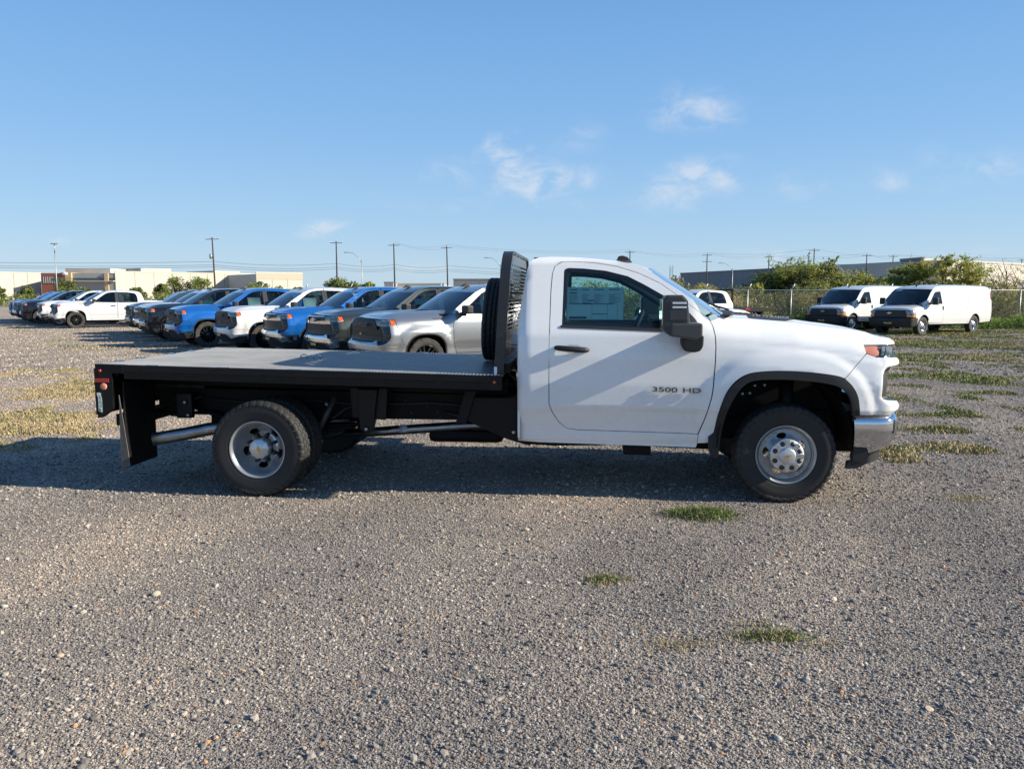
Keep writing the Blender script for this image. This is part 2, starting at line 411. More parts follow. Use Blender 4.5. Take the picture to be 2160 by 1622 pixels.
# ================================================================== the flatbed truck in the foreground
TRK = empty('flatbed_truck', (2.315, 7.41, 0), -.0962)
tag(TRK, 'white regular-cab dually truck with black steel flatbed parked on the gravel', 'truck')
ZT = table([-.70, -.468, -.287, .065, .244, .505, .679, .77, .839, .87, .92], [z - .03 for z in (1.53, 1.535, 1.531, 1.505, 1.478, 1.448, 1.414, 1.376, 1.337, 1.315, 1.28)], .02)
TC = table([.25, .47, .50, .575, .60, .735, .765, .95, 1.2, 1.36, 1.43, 1.5, 1.97, 2.02], [.88, .925, .94, .948, .955, 1.000, 1.020, 1.035, 1.03, 1.012, .99, .965, .80, .73], .008)
TF = table([-.1, 0, .02, .05, .09, .14, .185, .20, .235, .33, .45], [.66, .73, .79, .855, .91, .953, .978, .979, .996, 1.014, 1.03], .012)
def arch_q(x, z): return ((abs(x + .012) / .545) ** 2.7 + (max(0, z - .50) / .585) ** 2.7) ** (1 / 2.7)
def HW(x, z):
    c = TC(z) + .012 - .021 * (x + 2.1)
    if x < -2.10: c -= .055 * ((-2.10 - x) / .09) ** 2
    b = ss(-.78, -.20, x)
    if b > 0: c = c * (1 - b) + min(TC(z) - .012, TF(ZT(x) - z)) * b
    if z < 1.35 and x > -1.2: c += (.018 * ss(1.32, 1.17, arch_q(x, z)) + .010 * ss(1.2, 1.0, arch_q(x, z))) * ss(.30, .5, z)
    return c
XFz = table([.70, .745, .78, .83, .845, .87, 1.10, 1.122, 1.135, 1.18, 1.20, 1.285, 1.30, 1.34, 1.38], [.865, .87, .905, .905, .885, .82, .83, .85, .90, .895, .865, .87, .91, .875, .82], .006)
SH = Shell(HW, XFz, .90, .18, 1.0, .07)
sp = SH.pt
DOOR = [(-1.921, .799), (-1.923, 1.225), (-1.917, 1.716), (-1.907, 1.871), (-1.886, 1.931), (-1.832, 1.962), (-1.741, 1.966), (-1.558, 1.955), (-1.377, 1.926), (-1.198, 1.870), (-1.02, 1.786), (-.897, 1.698), (-.804, 1.626), (-.691, 1.539), (-.639, 1.51), (-.605, 1.443), (-.588, 1.366), (-.583, 1.279), (-.586, 1.147), (-.598, .969), (-.61, .867), (-.655, .685), (-.699, .552), (-.877, .558), (-1.322, .568), (-1.682, .575), (-1.773, .586), (-1.837, .638), (-1.891, .723)]
WIN = rounded([(-1.811, 1.90), (-1.776, 1.913), (-1.648, 1.908), (-1.466, 1.889), (-1.287, 1.844), (-1.153, 1.776), (-1.004, 1.691), (-.805, 1.562), (-.728, 1.479), (-.719, 1.392), (-1.007, 1.402), (-1.821, 1.426)], [.03, .02, 0, 0, 0, 0, 0, .02, .03, .02, 0, .02])
GAP = .0035
# door with its fittings
door = panel('door', shrink(DOOR, GAP), sp, WHITE, TRK, holes=[WIN], step=.045, depth=.03)
panel('window_frame', shrink(WIN, -.002), sp, GLOSSB, door, holes=[shrink(WIN, .028)], step=.05, off=-.008, depth=.02)
panel('window_glass', shrink(WIN, .02), sp, GLASS, door, step=.1, off=-.018, depth=0)
panel('belt_moulding', [(-1.832, 1.424), (-1.832, 1.44), (-1.82, 1.446), (-.86, 1.412), (-.86, 1.390)], sp, TRIMBR, door, step=.1, off=.006, depth=.02)
panel('mirror_sail', [(-.87, 1.405), (-.87, 1.592), (-.80, 1.552), (-.735, 1.476), (-.726, 1.40)], sp, GREYP, door, step=.05, off=.004, depth=.03)
h = MB(); hp = [(-1.874 + .271 * t, -HW(-1.74, 1.25) - .004 - .034 * math.sin(math.pi * min(1, max(0, t))) ** .5, 1.262 - .016 * t) for t in [0, .04, .12, .3, .5, .7, .88, .96, 1]]
h.tube(hp, [.012, .017, .020, .021, .021, .021, .020, .017, .012], 12)
for v in h.bm.verts: v.co.z = 1.254 + (v.co.z - 1.254) * 1.15
h.build('handle', BLACKP, door)
cup = panel('handle_cup', rounded([(-1.775, 1.222), (-1.665, 1.218), (-1.665, 1.288), (-1.775, 1.292)], .03), sp, pm('handle_cup_paint', (.55, .56, .58), .3, coat=1), door, step=.03, off=.001, depth=.002)
for word, bx_ in (('3500', -.985), ('HD', -.768)):
    tm = text_mesh(word, .056, .004, 1.85, .0006)
    bd = link('badge', tm, pm('badge_grey', (.10, .105, .11), .3, .5), door)
    bd.matrix_local = Matrix.Translation((bx_, -HW(bx_, .92) - .012, .925 - .026 * (bx_ + .906))) @ Matrix.Rotation(R(1.5), 4, 'Y') @ Matrix.Rotation(R(90), 4, 'X')
# far door (its glass lets the daylight into the cab)
doorf = panel('door', shrink(DOOR, GAP), sp, WHITE, TRK, side=1, holes=[WIN], step=.09, depth=.03)
panel('window_glass', shrink(WIN, .01), sp, GLASS, doorf, side=1, step=.2, off=-.018, depth=0)
panel('window_frame', shrink(WIN, -.002), sp, GLOSSB, doorf, side=1, holes=[shrink(WIN, .028)], step=.08, off=-.008, depth=.02)
panel('door_trim', [(-1.9, .62), (-1.9, 1.40), (-.75, 1.37), (-.75, .62)], lambda a, b: (a, -.94 - .02 * math.sin(b * 9), b), INTERG, doorf, side=1, step=.2, depth=.03)
# cab side, rocker, A pillar as one pressing on each side
ROCK = [(-2.187, .492), (-1.411, .472), (-.703, .461), (-.699, .552)]
CAB = ROCK[:1] + ROCK[1:3] + [(-.6985, .5495), (-.877, .5555), (-1.322, .5655), (-1.682, .5725), (-1.774, .5835), (-1.839, .636), (-1.894, .7215), (-1.924, .799)] + [(x - .003, z + .003) for x, z in DOOR[1:14]] + [(-.66, 1.527), (-.615, 1.548), (-.729, 1.628), (-.86, 1.722), (-.993, 1.806), (-1.085, 1.872), (-1.127, 1.898), (-1.19, 1.929), (-1.38, 1.968), (-1.557, 1.990), (-1.743, 2.004), (-1.926, 2.008), (-2.017, 2.002), (-2.071, 1.986), (-2.105, 1.943), (-2.122, 1.872), (-2.151, 1.66), (-2.176, 1.42), (-2.183, 1.36), (-2.184, .815)]
panel('cab_side', CAB, sp, WHITE, TRK, side=3, step=.05, depth=.03)
panel('sill_rail', [(-2.187, .492), (-2.187, .466), (-.71, .437), (-.703, .461)], lambda a, b: (a, -HW(a, .49) + .012, b), WHITE, TRK, side=3, step=.2, depth=.03)
# fender and front clip
FEN = [(-.608, .484), (-.616, .53)] + curve([(-.575, .575), (-.549, .753), (-.495, .914), (-.42, 1.012), (-.322, 1.068), (-.175, 1.089), (-.004, 1.091), (.168, 1.081), (.339, 1.059), (.418, 1.036)]) + [ (.424, 1.043), (.582, 1.217), (.594, 1.230), (.584, 1.296), (.70, 1.296), (.80, 1.296), (1.0, 1.297), (1.05, 1.300), (1.05, 1.331), (.93, 1.338), (.82, 1.350), (.75, 1.366), (.679, 1.383), (.505, 1.412), (.244, 1.442), (.065, 1.468), (-.287, 1.495), (-.46, 1.503), (-.595, 1.535), (-.634, 1.518), (-.600, 1.444), (-.583, 1.366), (-.578, 1.279), (-.581, 1.147), (-.593, .969), (-.605, .867), (-.650, .685), (-.694, .55), (-.699, .474)]
panel('fender', FEN, sp, WHITE, TRK, side=3, step=.026, depth=.03)
FAS = [(.4265, 1.0385), (.585, 1.2125), (.598, 1.224), (.674, 1.197), (.80, 1.193), (1.02, 1.19), (1.06, 1.134), (.80, 1.121), (.765, 1.06), (.762, .90), (.775, .864), (1.06, .832), (1.06, .783), (.93, .748), (.80, .741), *curve([(.549, .741), (.527, .883), (.480, .973), (.4215, 1.031)])]
fas = panel('front_fascia', FAS, sp, WHITE, TRK, side=3, step=.03, depth=.06)
panel('grille', [(.74, .86), (.74, 1.125), (SH.end, 1.125), (SH.end, .86)], lambda a, b: (lambda p: (p[0] - .02, p[1] * .985, p[2]))(sp(a, b)), BLACKP, TRK, side=2, step=.06, depth=.0)
g = MB()
for z in (.90, .95, 1.0, 1.05, 1.10): g.box(.80, .87, -.66, .66, z - .010, z + .010, .004)
gb = g.build('grille_bars', GLOSSB, TRK)
g = MB(); g.prism(bowtie(.30, .10), .955, .985, 'x'); g.bm.transform(Matrix.Translation((0, 0, 1.06))); g.build('emblem', GOLD, gb)
panel('grille_header', [(.80, 1.128), (1.06, 1.134), (SH.end, 1.136), (SH.end, 1.188), (1.02, 1.19)], sp, WHITE, TRK, side=2, step=.06, depth=.05)
panel('hood_lip', [(1.04, 1.298), (1.04, 1.332), (1.05, 1.332), (SH.end, 1.346), (SH.end, 1.298)], sp, WHITE, TRK, side=2, step=.06, depth=.05)
panel('lower_grille_bar', [(.99, .783), (.99, .832), (SH.end, .86), (SH.end, .75)], sp, WHITE, TRK, side=2, step=.06, depth=.05)
# headlight: amber side marker, clear lens, dark bowl
hl0 = [(.588, 1.292), (.595, 1.232), (.674, 1.200), (.82, 1.196), (1.06, 1.195), (1.06, 1.290)]
for sd in (0, 1):
    hb = panel('headlight', hl0, sp, pm('lamp_bowl', (.20, .22, .22), .3, .3, var=(30, .5)), TRK, side=sd, step=.04, off=-.035, depth=.0)
    panel('marker_lens', rounded([(.592, 1.286), (.599, 1.236), (.676, 1.207), (.712, 1.222), (.715, 1.266), (.700, 1.286)], .018), sp, AMBERP, hb, side=sd, step=.03, off=-.006, depth=.03)
    panel('lamp_lens', [(.722, 1.288), (.722, 1.203), (.82, 1.199), (1.058, 1.198), (1.058, 1.287)], sp, LENS, hb, side=sd, step=.04, off=-.002, depth=0)
    m = MB()
    for k, x in enumerate((.755, .80, .845)):
        p = sp(x, 1.245); y = p[1] * (1 if sd == 0 else -1)
        m.box(p[0] - .012, p[0] + .012, y + (.004 if sd == 0 else -.03), y + (.03 if sd == 0 else -.004), 1.212, 1.28, .004)
    m.build('lamp_projector', SATIN, hb)
# hood: raised centre, decal panels, cowl
FT = [(-.46, 1.503), (-.287, 1.495), (.065, 1.468), (.244, 1.442), (.505, 1.412), (.679, 1.383), (.75, 1.366), (.82, 1.350), (.93, 1.338), (1.05, 1.331)]
rows = []
for S_, z_ in resample(FT, .04, False) + [FT[-1]]:
    p = Vector(sp(S_, z_)); w = -p.y; f = ss(.75, .30, p.x); g = ss(.2, .9, S_); row = []
    for k in range(65):
        t = k / 32 - 1; e = ss(.985, .83, abs(t)); row.append((p.x + .080 * (1 - t * t) * g, w * t, p.z + .001 + .026 * e * f - .008 * (1 - t * t) + .012 * (1 - t * t) * g))
    rows.append(row)
loft('hood', rows, WHITE, TRK)
def ins_pt(a, b):  # decal plate on the flank of the hood bulge
    return (a, -.725 + .11 * b, ZT(a) - .006 + .030 * ss(-.1, 1.0, b))
for sd in (0, 1):
    hi = panel('hood_insert', [(-.30, .0), (-.27, 1.), (-.02, 1.), (.10, .62), (.02, .05), (-.06, 0)], ins_pt, GREYP, TRK, side=sd, step=.08, off=.004, depth=.006)
    dm = text_mesh('6.6L DURAMAX', .040, .001, 1.1, .0004)
    d = link('decal', dm, SATIN, hi)
    s = -1 if sd == 0 else 1
    d.matrix_local = Matrix.Translation((-.09, s * .665, ZT(-.1) + .020)) @ Matrix.Rotation(R(2.5), 4, 'Y') @ (Matrix.Rotation(R(52), 4, 'X') if sd == 0 else Matrix.Rotation(math.pi, 4, 'Z') @ Matrix.Rotation(R(52), 4, 'X'))
    d.parent = hi
loft('cowl', [[(-.56 + .12 * i / 4 + .11 * (1 - (t / 10 - 1) ** 2), (t / 10 - 1) * .87, 1.515 + .012 * i / 4 + .02 * (1 - (t / 10 - 1) ** 2)) for t in range(21)] for i in range(5)], BLACKP, TRK, thick=.01)
w = MB(); w.tube([(-.42, -.55, 1.565), (-.50, -.30, 1.60), (-.48, .15, 1.63)], .009, 6); w.tube([(-.40, .05, 1.57), (-.44, .35, 1.60), (-.47, .75, 1.62)], .009, 6); w.build('wiper', BLACKP, TRK)
# windscreen and roof
AP = [(-1.127, -.812, 1.897), (-.993, -.842, 1.806), (-.86, -.872, 1.720), (-.729, -.903, 1.627), (-.618, -.93, 1.549), (-.54, -.93, 1.512)]
def ws_pt(k, t):
    i = min(4, int(k * 5)); f = k * 5 - i; a, b = Vector(AP[i]), Vector(AP[i + 1]); p = a.lerp(b, f); bu = (1 - t * t)
    return (p.x + .155 * bu * (.55 + .45 * k), -p.y * t, p.z + .040 * bu * (1 - .6 * k))
loft('windscreen', [[ws_pt(i / 15, t / 12 - 1) for t in range(25)] for i in range(16)], GLASSW, TRK)
loft('windscreen_band', [[tuple(Vector(ws_pt(i / 40, t / 12 - 1)) + Vector((-.004, 0, -.004))) for t in range(25)] for i in range(4)], GLOSSB, TRK)
RE = [(-1.095, 1.878, -.806), (-1.127, 1.898, -.803), (-1.19, 1.929, -.80), (-1.38, 1.968, -.79), (-1.557, 1.990, -.78), (-1.743, 2.004, -.768), (-1.926, 2.008, -.765), (-2.017, 2.002, -.76), (-2.071, 1.986, -.775), (-2.105, 1.943, -.79), (-2.12, 1.90, -.80)]
rows = []
for x, z, y in RE:
    hw_ = HW(x, z); f = ss(-1.085, -1.25, x); rows.append([(x + .10 * (1 - (t / 12 - 1) ** 2) * (1 - f), hw_ * (t / 12 - 1), z + .030 * (1 - abs(t / 12 - 1) ** 3) * (.4 + .6 * f) * ss(-2.12, -2.02, x)) for t in range(25)])
loft('roof', rows, WHITE, TRK)
for x, y in ((-1.27, 0), (-1.30, -.33), (-1.30, .33)):
    m = MB(); m.prism([(x - .06, 2.0), (x - .05, 2.026), (x - .015, 2.034), (x + .03, 2.02), (x + .06, 1.985)], y - .05, y + .05, 'y', .006); m.build('roof_marker_light', BLACKP, TRK)
m = MB(); m.box(-2.11, -2.05, -.18, .18, 1.985, 2.03, .012); m.build('cargo_lamp', BLACKP, TRK)
panel('cab_back', rounded([(-.97, .48), (.97, .48), (.98, 1.40), (.80, 1.90), (-.80, 1.90), (-.98, 1.40)], .08), lambda a, b: (-2.185 + .06 * ss(1.4, 1.95, b), -a, b), WHITE, TRK, holes=[rounded([(-.70, 1.42), (.70, 1.42), (.62, 1.80), (-.62, 1.80)], .06)], step=.12, depth=.02)
panel('rear_window', rounded([(-.71, 1.41), (.71, 1.41), (.63, 1.81), (-.63, 1.81)], .06), lambda a, b: (-2.178 + .06 * ss(1.4, 1.95, b), -a, b), GLASSD, TRK, step=.3, depth=0)
# cabin
m = MB(); m.box(-2.1, -.55, -.90, .90, .50, .60); m.box(-.62, -.50, -.88, .88, .55, 1.42); m.build('cab_floor', INTER, TRK)
m = MB(); m.prism([(-.52, 1.46), (-.70, 1.49), (-.92, 1.42), (-.97, 1.33), (-.90, 1.15), (-.52, 1.05)], -.86, .86, 'y', .02); m.box(-1.02, -.90, .22, .62, 1.42, 1.47, .02); m.build('dashboard', INTER, TRK)
for y in (-.5, .5):
    m = MB(); m.prism([(-1.95, .80), (-1.98, .98), (-1.45, 1.03), (-1.38, .93), (-1.45, .8)], y - .27, y + .27, 'y', .04)
    m.prism([(-2.08, .95), (-1.90, .95), (-1.98, 1.50), (-2.06, 1.52)], y - .26, y + .26, 'y', .04)
    m.box(-2.08, -1.99, y - .13, y + .13, 1.54, 1.70, .03); m.build('seat', INTERG, TRK)
m = MB(); M = Matrix.Translation((-1.16, .42, 1.36)) @ Matrix.Rotation(R(-64), 4, 'Y')
pts = [M @ Vector((.19 * math.cos(t), .19 * math.sin(t), 0)) for t in [2 * math.pi * k / 28 for k in range(29)]]
m.tube(pts, .016, 8, False)
for a in (0, 120, 240): m.tube([M @ Vector((.02, 0, -.02)), M @ Vector((.18 * math.cos(R(a + 90)), .18 * math.sin(R(a + 90)), 0))], .014, 6)
m.tube([M @ Vector((0, 0, .0)), M @ Vector((0, 0, -.28))], .035, 8); m.build('steering_wheel', INTER, TRK)
m = MB(); m.box(-1.04, -.98, .02, .34, 1.72, 1.80, .02); m.tube([(-1.02, 0.1, 1.80), (-1.0, .1, 1.88)], .012, 6); m.build('inner_mirror', INTER, TRK)
m = MB(); m.box(-1.30, -1.10, .25, .72, 1.845, 1.86, .005, Matrix.Identity(4)); m.build('sun_visor', INTERG, TRK)
loft('headliner', [[(-2.05 + .9 * i / 4, (t / 4 - 1) * .76, 1.925 - .05 * (i / 4) ** 2) for t in range(9)] for i in range(5)], INTERG, TRK)
# price sheet on the inside of the near window
def onwin(a, b): return sp(a, b)
st = panel('window_sticker', [(-1.781, 1.495), (-1.322, 1.495), (-1.318, 1.761), (-1.781, 1.761)], sp, PAPER, TRK, step=.1, off=-.024, depth=.001)
k = 0
def bar(x0, x1, z0, z1, mat=PRINT):
    panel('printed_bar', [(x0, z0), (x1, z0), (x1, z1), (x0, z1)], sp, mat, st, step=.2, off=-.0225, depth=0)
bar(-1.765, -1.40, 1.622, 1.628); bar(-1.765, -1.62, 1.505, 1.521); bar(-1.575, -1.45, 1.54, 1.545); bar(-1.655, -1.585, 1.621, 1.633, pm('print_blue', (.02, .22, .35), .6))
bar(-1.578, -1.576, 1.50, 1.62); bar(-1.452, -1.450, 1.50, 1.62); bar(-1.37, -1.368, 1.50, 1.62); bar(-1.765, -1.35, 1.498, 1.4995); bar(-1.765, -1.70, 1.712, 1.719); bar(-1.62, -1.56, 1.648, 1.656)
rr = random.Random(5); INKG = pm('print_grey', (.33, .37, .37), .7)
for col, (c0, wd) in enumerate(((-1.765, .08), (-1.66, .07), (-1.56, .09), (-1.44, .10))):
    for q in range(9): bar(c0, c0 + wd * rr.uniform(.4, 1), 1.70 - q * .0085, 1.7035 - q * .0085, INKG)
    bar(c0, c0 + wd * .9, 1.738, 1.744, PRINT)
# door mirror: extending tow mirror
m = MB()
hd = [(-1.045, 1.43), (-.985, 1.378), (-.88, 1.372), (-.842, 1.40), (-.846, 1.52), (-.862, 1.65), (-.90, 1.69), (-1.015, 1.69), (-1.047, 1.655)]
m.prism(hd, -1.43, -1.17, 'y', .018); mh = m.build('door_mirror', GREYP, TRK)
m = MB(); m.prism([(-.985, 1.378), (-.80, 1.356), (-.748, 1.385), (-.750, 1.478), (-.985, 1.478)], -1.44, -1.15, 'y', .014); m.box(-.86, -.76, -1.2, -.99, 1.385, 1.465, .02); m.build('mirror_arm', pm('mirror_arm_grey', (.055, .057, .06), .5, bump=(220, .1, .002)), mh)
m = MB(); m.prism(rounded([(-.87, 1.352), (-.70, 1.374), (-.702, 1.29), (-.725, 1.25), (-.775, 1.238), (-.845, 1.250), (-.869, 1.30)], .02), -1.16, -1.0, 'y', .012); m.build('mirror_base', BLACKP, mh)
LED = pm('mirror_lamp_clear', (.78, .79, .80), .18, .4, coat=1)
for z in (1.629, 1.597):
    m = MB(); m.box(-.978, -.872, -1.436, -1.40, z - .0075, z + .0085, .004); m.build('mirror_lamp', LED, mh)
m = MB(); m.box(-.995, -.862, -1.4335, -1.40, 1.585, 1.645, .004); m.box(-.995, -.862, -1.4335, -1.40, 1.50, 1.582, .004); m.build('mirror_lamp_housing', pm('mirror_panel', (.045, .047, .05), .42), mh)
m = MB(); m.box(-1.052, -1.044, -1.41, -1.19, 1.46, 1.66, .003); m.build('mirror_glass', CHROME, mh)
for o in [mh]:
    c = copy_tree(o, TRK); c.scale = (1, -1, 1)
# wheel arch mouldings, guards and liners
AO = [(-.618, .44), (-.620, .535)] + curve([(-.570, .576), (-.543, .753), (-.489, .914), (-.414, 1.006), (-.319, 1.063), (-.174, 1.084), (-.004, 1.086), (.167, 1.076), (.337, 1.054), (.415, 1.029), (.477, .971), (.524, .883), (.549, .738)])
AI = curve([(.487, .738), (.474, .83), (.441, .908), (.37, .968), (.253, .998), (.084, 1.016), (-.087, 1.023), (-.256, 1.016), (-.341, .987), (-.407, .915), (-.471, .791), (-.50, .681), (-.521, .531)]) + [(-.535, .36), (-.575, .365), (-.605, .40)]
panel('arch_moulding', [(x, z) for x, z in AO] + AI, lambda a, b: (a, -HW(a, max(b, .55)) - .012, b), BLACKP, TRK, side=3, step=.035, depth=.05)
for s in (-1, 1):
    rows = []
    for i in range(21):
        t = math.pi * i / 20; x = -.02 - .53 * math.cos(t); z = .45 + .60 * math.sin(t) ** .8
        rows.append([(x, s * 1.0, z), (x, s * .75, z + .01), (x, s * .45, z)])
    loft('wheel_liner', rows, CHASSIS, TRK)
m = MB(); m.box(-.55, .6, -.42, .42, .42, 1.25, .05); m.box(-.02, .05, -.85, .85, .36, .46); m.box(.35, .75, -.5, .5, .35, .7); m.build('engine_bay', CHASSIS, TRK)
m = MB(); m.tube([(.05, -.7, .55), (.05, -.7, 1.0)], .06, 10); m.tube([(-.25, -.62, .48), (.02, -.72, .45)], .03, 8); m.build('suspension', CHASSIS, TRK)
for x, z in ((-.21, .935), (-.13, .94), (-.31, .865), (-.25, .87)):
    m = MB(); m.lathe([(0, -.02), (.012, -.02), (.013, 0), (0, 0)], 8); m.bm.transform(Matrix.Translation((x, -.70, z))); m.build('bolt', SATIN, TRK)
# bumper: chrome wrap with end cap and air dam
BH = table([.35, .42, .50, .62, .69, .715, .742, .76], [.90, .955, .992, 1.005, 1.00, .985, .945, .92], .006)
BXF = table([.38, .41, .45, .50, .60, .70, .75, .78], [.70, .76, .83, .885, .915, .915, .90, .87], .012)
BS = Shell(lambda x, z: BH(z), BXF, .915, .22, 1.0, .06)
BO = [(.518, .735), (.528, .479), (.615, .477), (.648, .462), (.69, .405), (.80, .42), (.92, .44), (1.05, .47), (1.3, .47), (BS.end, .47), (BS.end, .755), (1.04, .775), (.94, .765), (.84, .745), (.75, .740)]
bump = panel('front_bumper', BO, BS.pt, CHROME, TRK, side=2, step=.025, depth=.05)
for sd in (0, 1):
    panel('bumper_slot', rounded([(.845, .585), (.87, .585), (.885, .70), (.855, .69)], .008), BS.pt, GLOSSB, bump, side=sd, step=.05, off=.002, depth=0)
    panel('tow_eye_recess', rounded([(.97, .52), (1.05, .53), (1.05, .60), (.98, .60)], .01), BS.pt, GLOSSB, bump, side=sd, step=.05, off=.002, depth=0)
panel('bumper_end_cap', [(.534, .476), (.530, .40), (.528, .36), (.60, .35), (.66, .37), (.683, .41), (.645, .456), (.612, .470)], lambda a, b: (BS.pt(a, b)[0], BS.pt(a, .5)[1] + .02, b), BLACKP, TRK, side=3, step=.03, depth=.08)
panel('air_dam', [(.525, .355), (.522, .295), (.60, .298), (.70, .34), (.90, .36), (BS.end, .37), (BS.end, .47), (.95, .44), (.70, .405), (.68, .37)], lambda a, b: (BS.pt(a, .45)[0] - .02 - (.45 - b) * .12, BS.pt(a, .5)[1] * .975, b), BLACKP, TRK, side=2, step=.04, depth=.05)
# ------------------------------------------------------------------ flatbed
def ztilt(me):
    for v in me.vertices: v.co.z -= .0195 * (v.co.x + 2.306)
def bed(mb, name, mat, parent=TRK):
    me = mb.mesh(name); ztilt(me); return link(name, me, mat, parent)
def tread_mat():
    m = bpy.data.materials.new('tread_plate'); m.use_nodes = True; nt = m.node_tree; N = nt.nodes; L = nt.links; b = N['Principled BSDF']
    tc = N.new('ShaderNodeTexCoord'); mp = N.new('ShaderNodeMapping'); mp.inputs['Scale'].default_value = (1, 1, 1); L.new(tc.outputs['Object'], mp.inputs[0])
    sx = N.new('ShaderNodeSeparateXYZ'); L.new(mp.outputs[0], sx.inputs[0])
    def mm(op, a, b_=None):
        q = N.new('ShaderNodeMath'); q.operation = op
        for i, v in enumerate((a, b_)):
            if v is None: continue
            if isinstance(v, (int, float)): q.inputs[i].default_value = v
            else: L.new(v, q.inputs[i])
        return q.outputs[0]
    P = 2 * math.pi / .036
    u = mm('MULTIPLY', mm('ADD', sx.outputs[0], sx.outputs[1]), P * .7071); v = mm('MULTIPLY', mm('SUBTRACT', sx.outputs[0], sx.outputs[1]), P * .7071)
    su, sv = mm('SINE', u), mm('SINE', v); cu, cv = mm('COSINE', mm('MULTIPLY', u, .5)), mm('COSINE', mm('MULTIPLY', v, .5))
    h1 = mm('MULTIPLY', mm('POWER', mm('ABSOLUTE', cu), 6.), mm('GREATER_THAN', sv, .0)); h2 = mm('MULTIPLY', mm('POWER', mm('ABSOLUTE', cv), 6.), mm('LESS_THAN', sv, .0))
    hh = mm('MAXIMUM', h1, h2)
    bp = N.new('ShaderNodeBump'); bp.inputs['Strength'].default_value = 1; bp.inputs['Distance'].default_value = .004; L.new(hh, bp.inputs['Height']); L.new(bp.outputs[0], b.inputs['Normal'])
    n = N.new('ShaderNodeTexNoise'); n.inputs['Scale'].default_value = 3; n.inputs['Detail'].default_value = 6; L.new(tc.outputs['Object'], n.inputs[0])
    r = N.new('ShaderNodeValToRGB'); r.color_ramp.elements[0].position = .3; r.color_ramp.elements[1].position = .75; r.color_ramp.elements[0].color = (.055, .058, .064, 1); r.color_ramp.elements[1].color = (.10, .104, .112, 1)
    L.new(n.outputs['Fac'], r.inputs[0]); mx = N.new('ShaderNodeMix'); mx.data_type = 'RGBA'; L.new(hh, mx.inputs[0]); L.new(r.outputs[0], mx.inputs[6]); mx.inputs[7].default_value = (.11, .113, .12, 1)
    L.new(mx.outputs[2], b.inputs['Base Color']); inp(b, 'Roughness', .42); inp(b, 'Metallic', .25)
    return m
TREAD = tread_mat()
X0, X1, HB = -5.79, -2.305, 1.125
fl = MB(); fl.box(X0 + .01, X1, -HB + .012, HB - .012, 1.024, 1.034); deck = bed(fl, 'deck_floor', TREAD)
# raised tread ribs running across the deck: real edges for the near look
m = MB(); nrib = 0
x = X0 + .03
while x < X1 - .02:
    m.box(x, x + .012, -HB + .03, HB - .03, 1.0335, 1.0372); x += .030
bed(m, 'deck_ribs', pm('tread_rib', (.27, .272, .275), .42, .2, var=(3, .18)), deck)['kind'] = 'stuff'
for s in (-1, 1):
    m = MB(); m.box(X0 + .255, X1 - .085, min(s * HB, s * (HB - .03)), max(s * HB, s * (HB - .03)), .977, 1.036, .004); rail = bed(m, 'side_rail', BEDBLK)
    m = MB(); a, b = sorted((s * (HB - .004), s * (HB - .012))); m.box(X0 + .255, X1 - .085, a, b, .918, .976); sk = bed(m, 'side_skirt', BEDBLK)
    if s == -1:
        m = MB(); k = 0; x = X0 + .27
        while x < X1 - .10:
            for r_ in range(3):
                M = Matrix.Translation((x + (.013 if r_ % 2 else 0), s * (HB - .003), .931 + r_ * .0175)) @ Matrix.Rotation(R(45 if (k + r_) % 2 else -45), 4, 'Y')
                m.box(-.011, .011, -.0025, .0005, -.0028, .0028, 0, M)
            x += .027; k += 1
        bed(m, 'skirt_tread', BEDBLK, sk)
    for x0, x1 in ((X0, X0 + .254), (X1 - .084, X1)):
        m = MB(); m.box(x0, x1, min(s * (HB + .003), s * (HB - .05)), max(s * (HB + .003), s * (HB - .05)), .918 if x0 > -4 else .962, 1.037, .003)
        if s == -1:
            x = x0 + .016; k = 0
            while x < x1 - .012:
                for r_ in range(6 if x0 > -4 else 4):
                    M = Matrix.Translation((x + (.013 if r_ % 2 else 0), -(HB + .0035), (.93 if x0 > -4 else .976) + r_ * .0175)) @ Matrix.Rotation(R(45 if (k + r_) % 2 else -45), 4, 'Y')
                    m.box(-.010, .010, -.002, .001, -.0028, .0028, 0, M)
                x += .027; k += 1
        bed(m, 'corner_plate', BEDBLK)
    for k in range(5):
        xx = X0 + .50 + k * .625
        m = MB(); m.box(xx - .045, xx + .045, s * (HB - .016) - .022, s * (HB - .016) + .022, 1.030, 1.0405, .003); bed(m, 'stake_pocket', GLOSSB)
for y in (-.8, -.45, .1, .5, .85):
    m = MB(); m.box(X0 - .006, X0 + .05, y - .045, y + .045, 1.03, 1.041, .003); bed(m, 'stake_pocket', GLOSSB)
m = MB()
for x in np.arange(X0 + .15, X1, .40): m.box(x - .03, x + .03, -HB + .04, HB - .04, .93, 1.023)
for s in (-1, 1): m.box(X0 + .05, X1 - .02, s * .43 - .04, s * .43 + .04, .80, .93)
bed(m, 'bed_crossmember', CHASSIS)
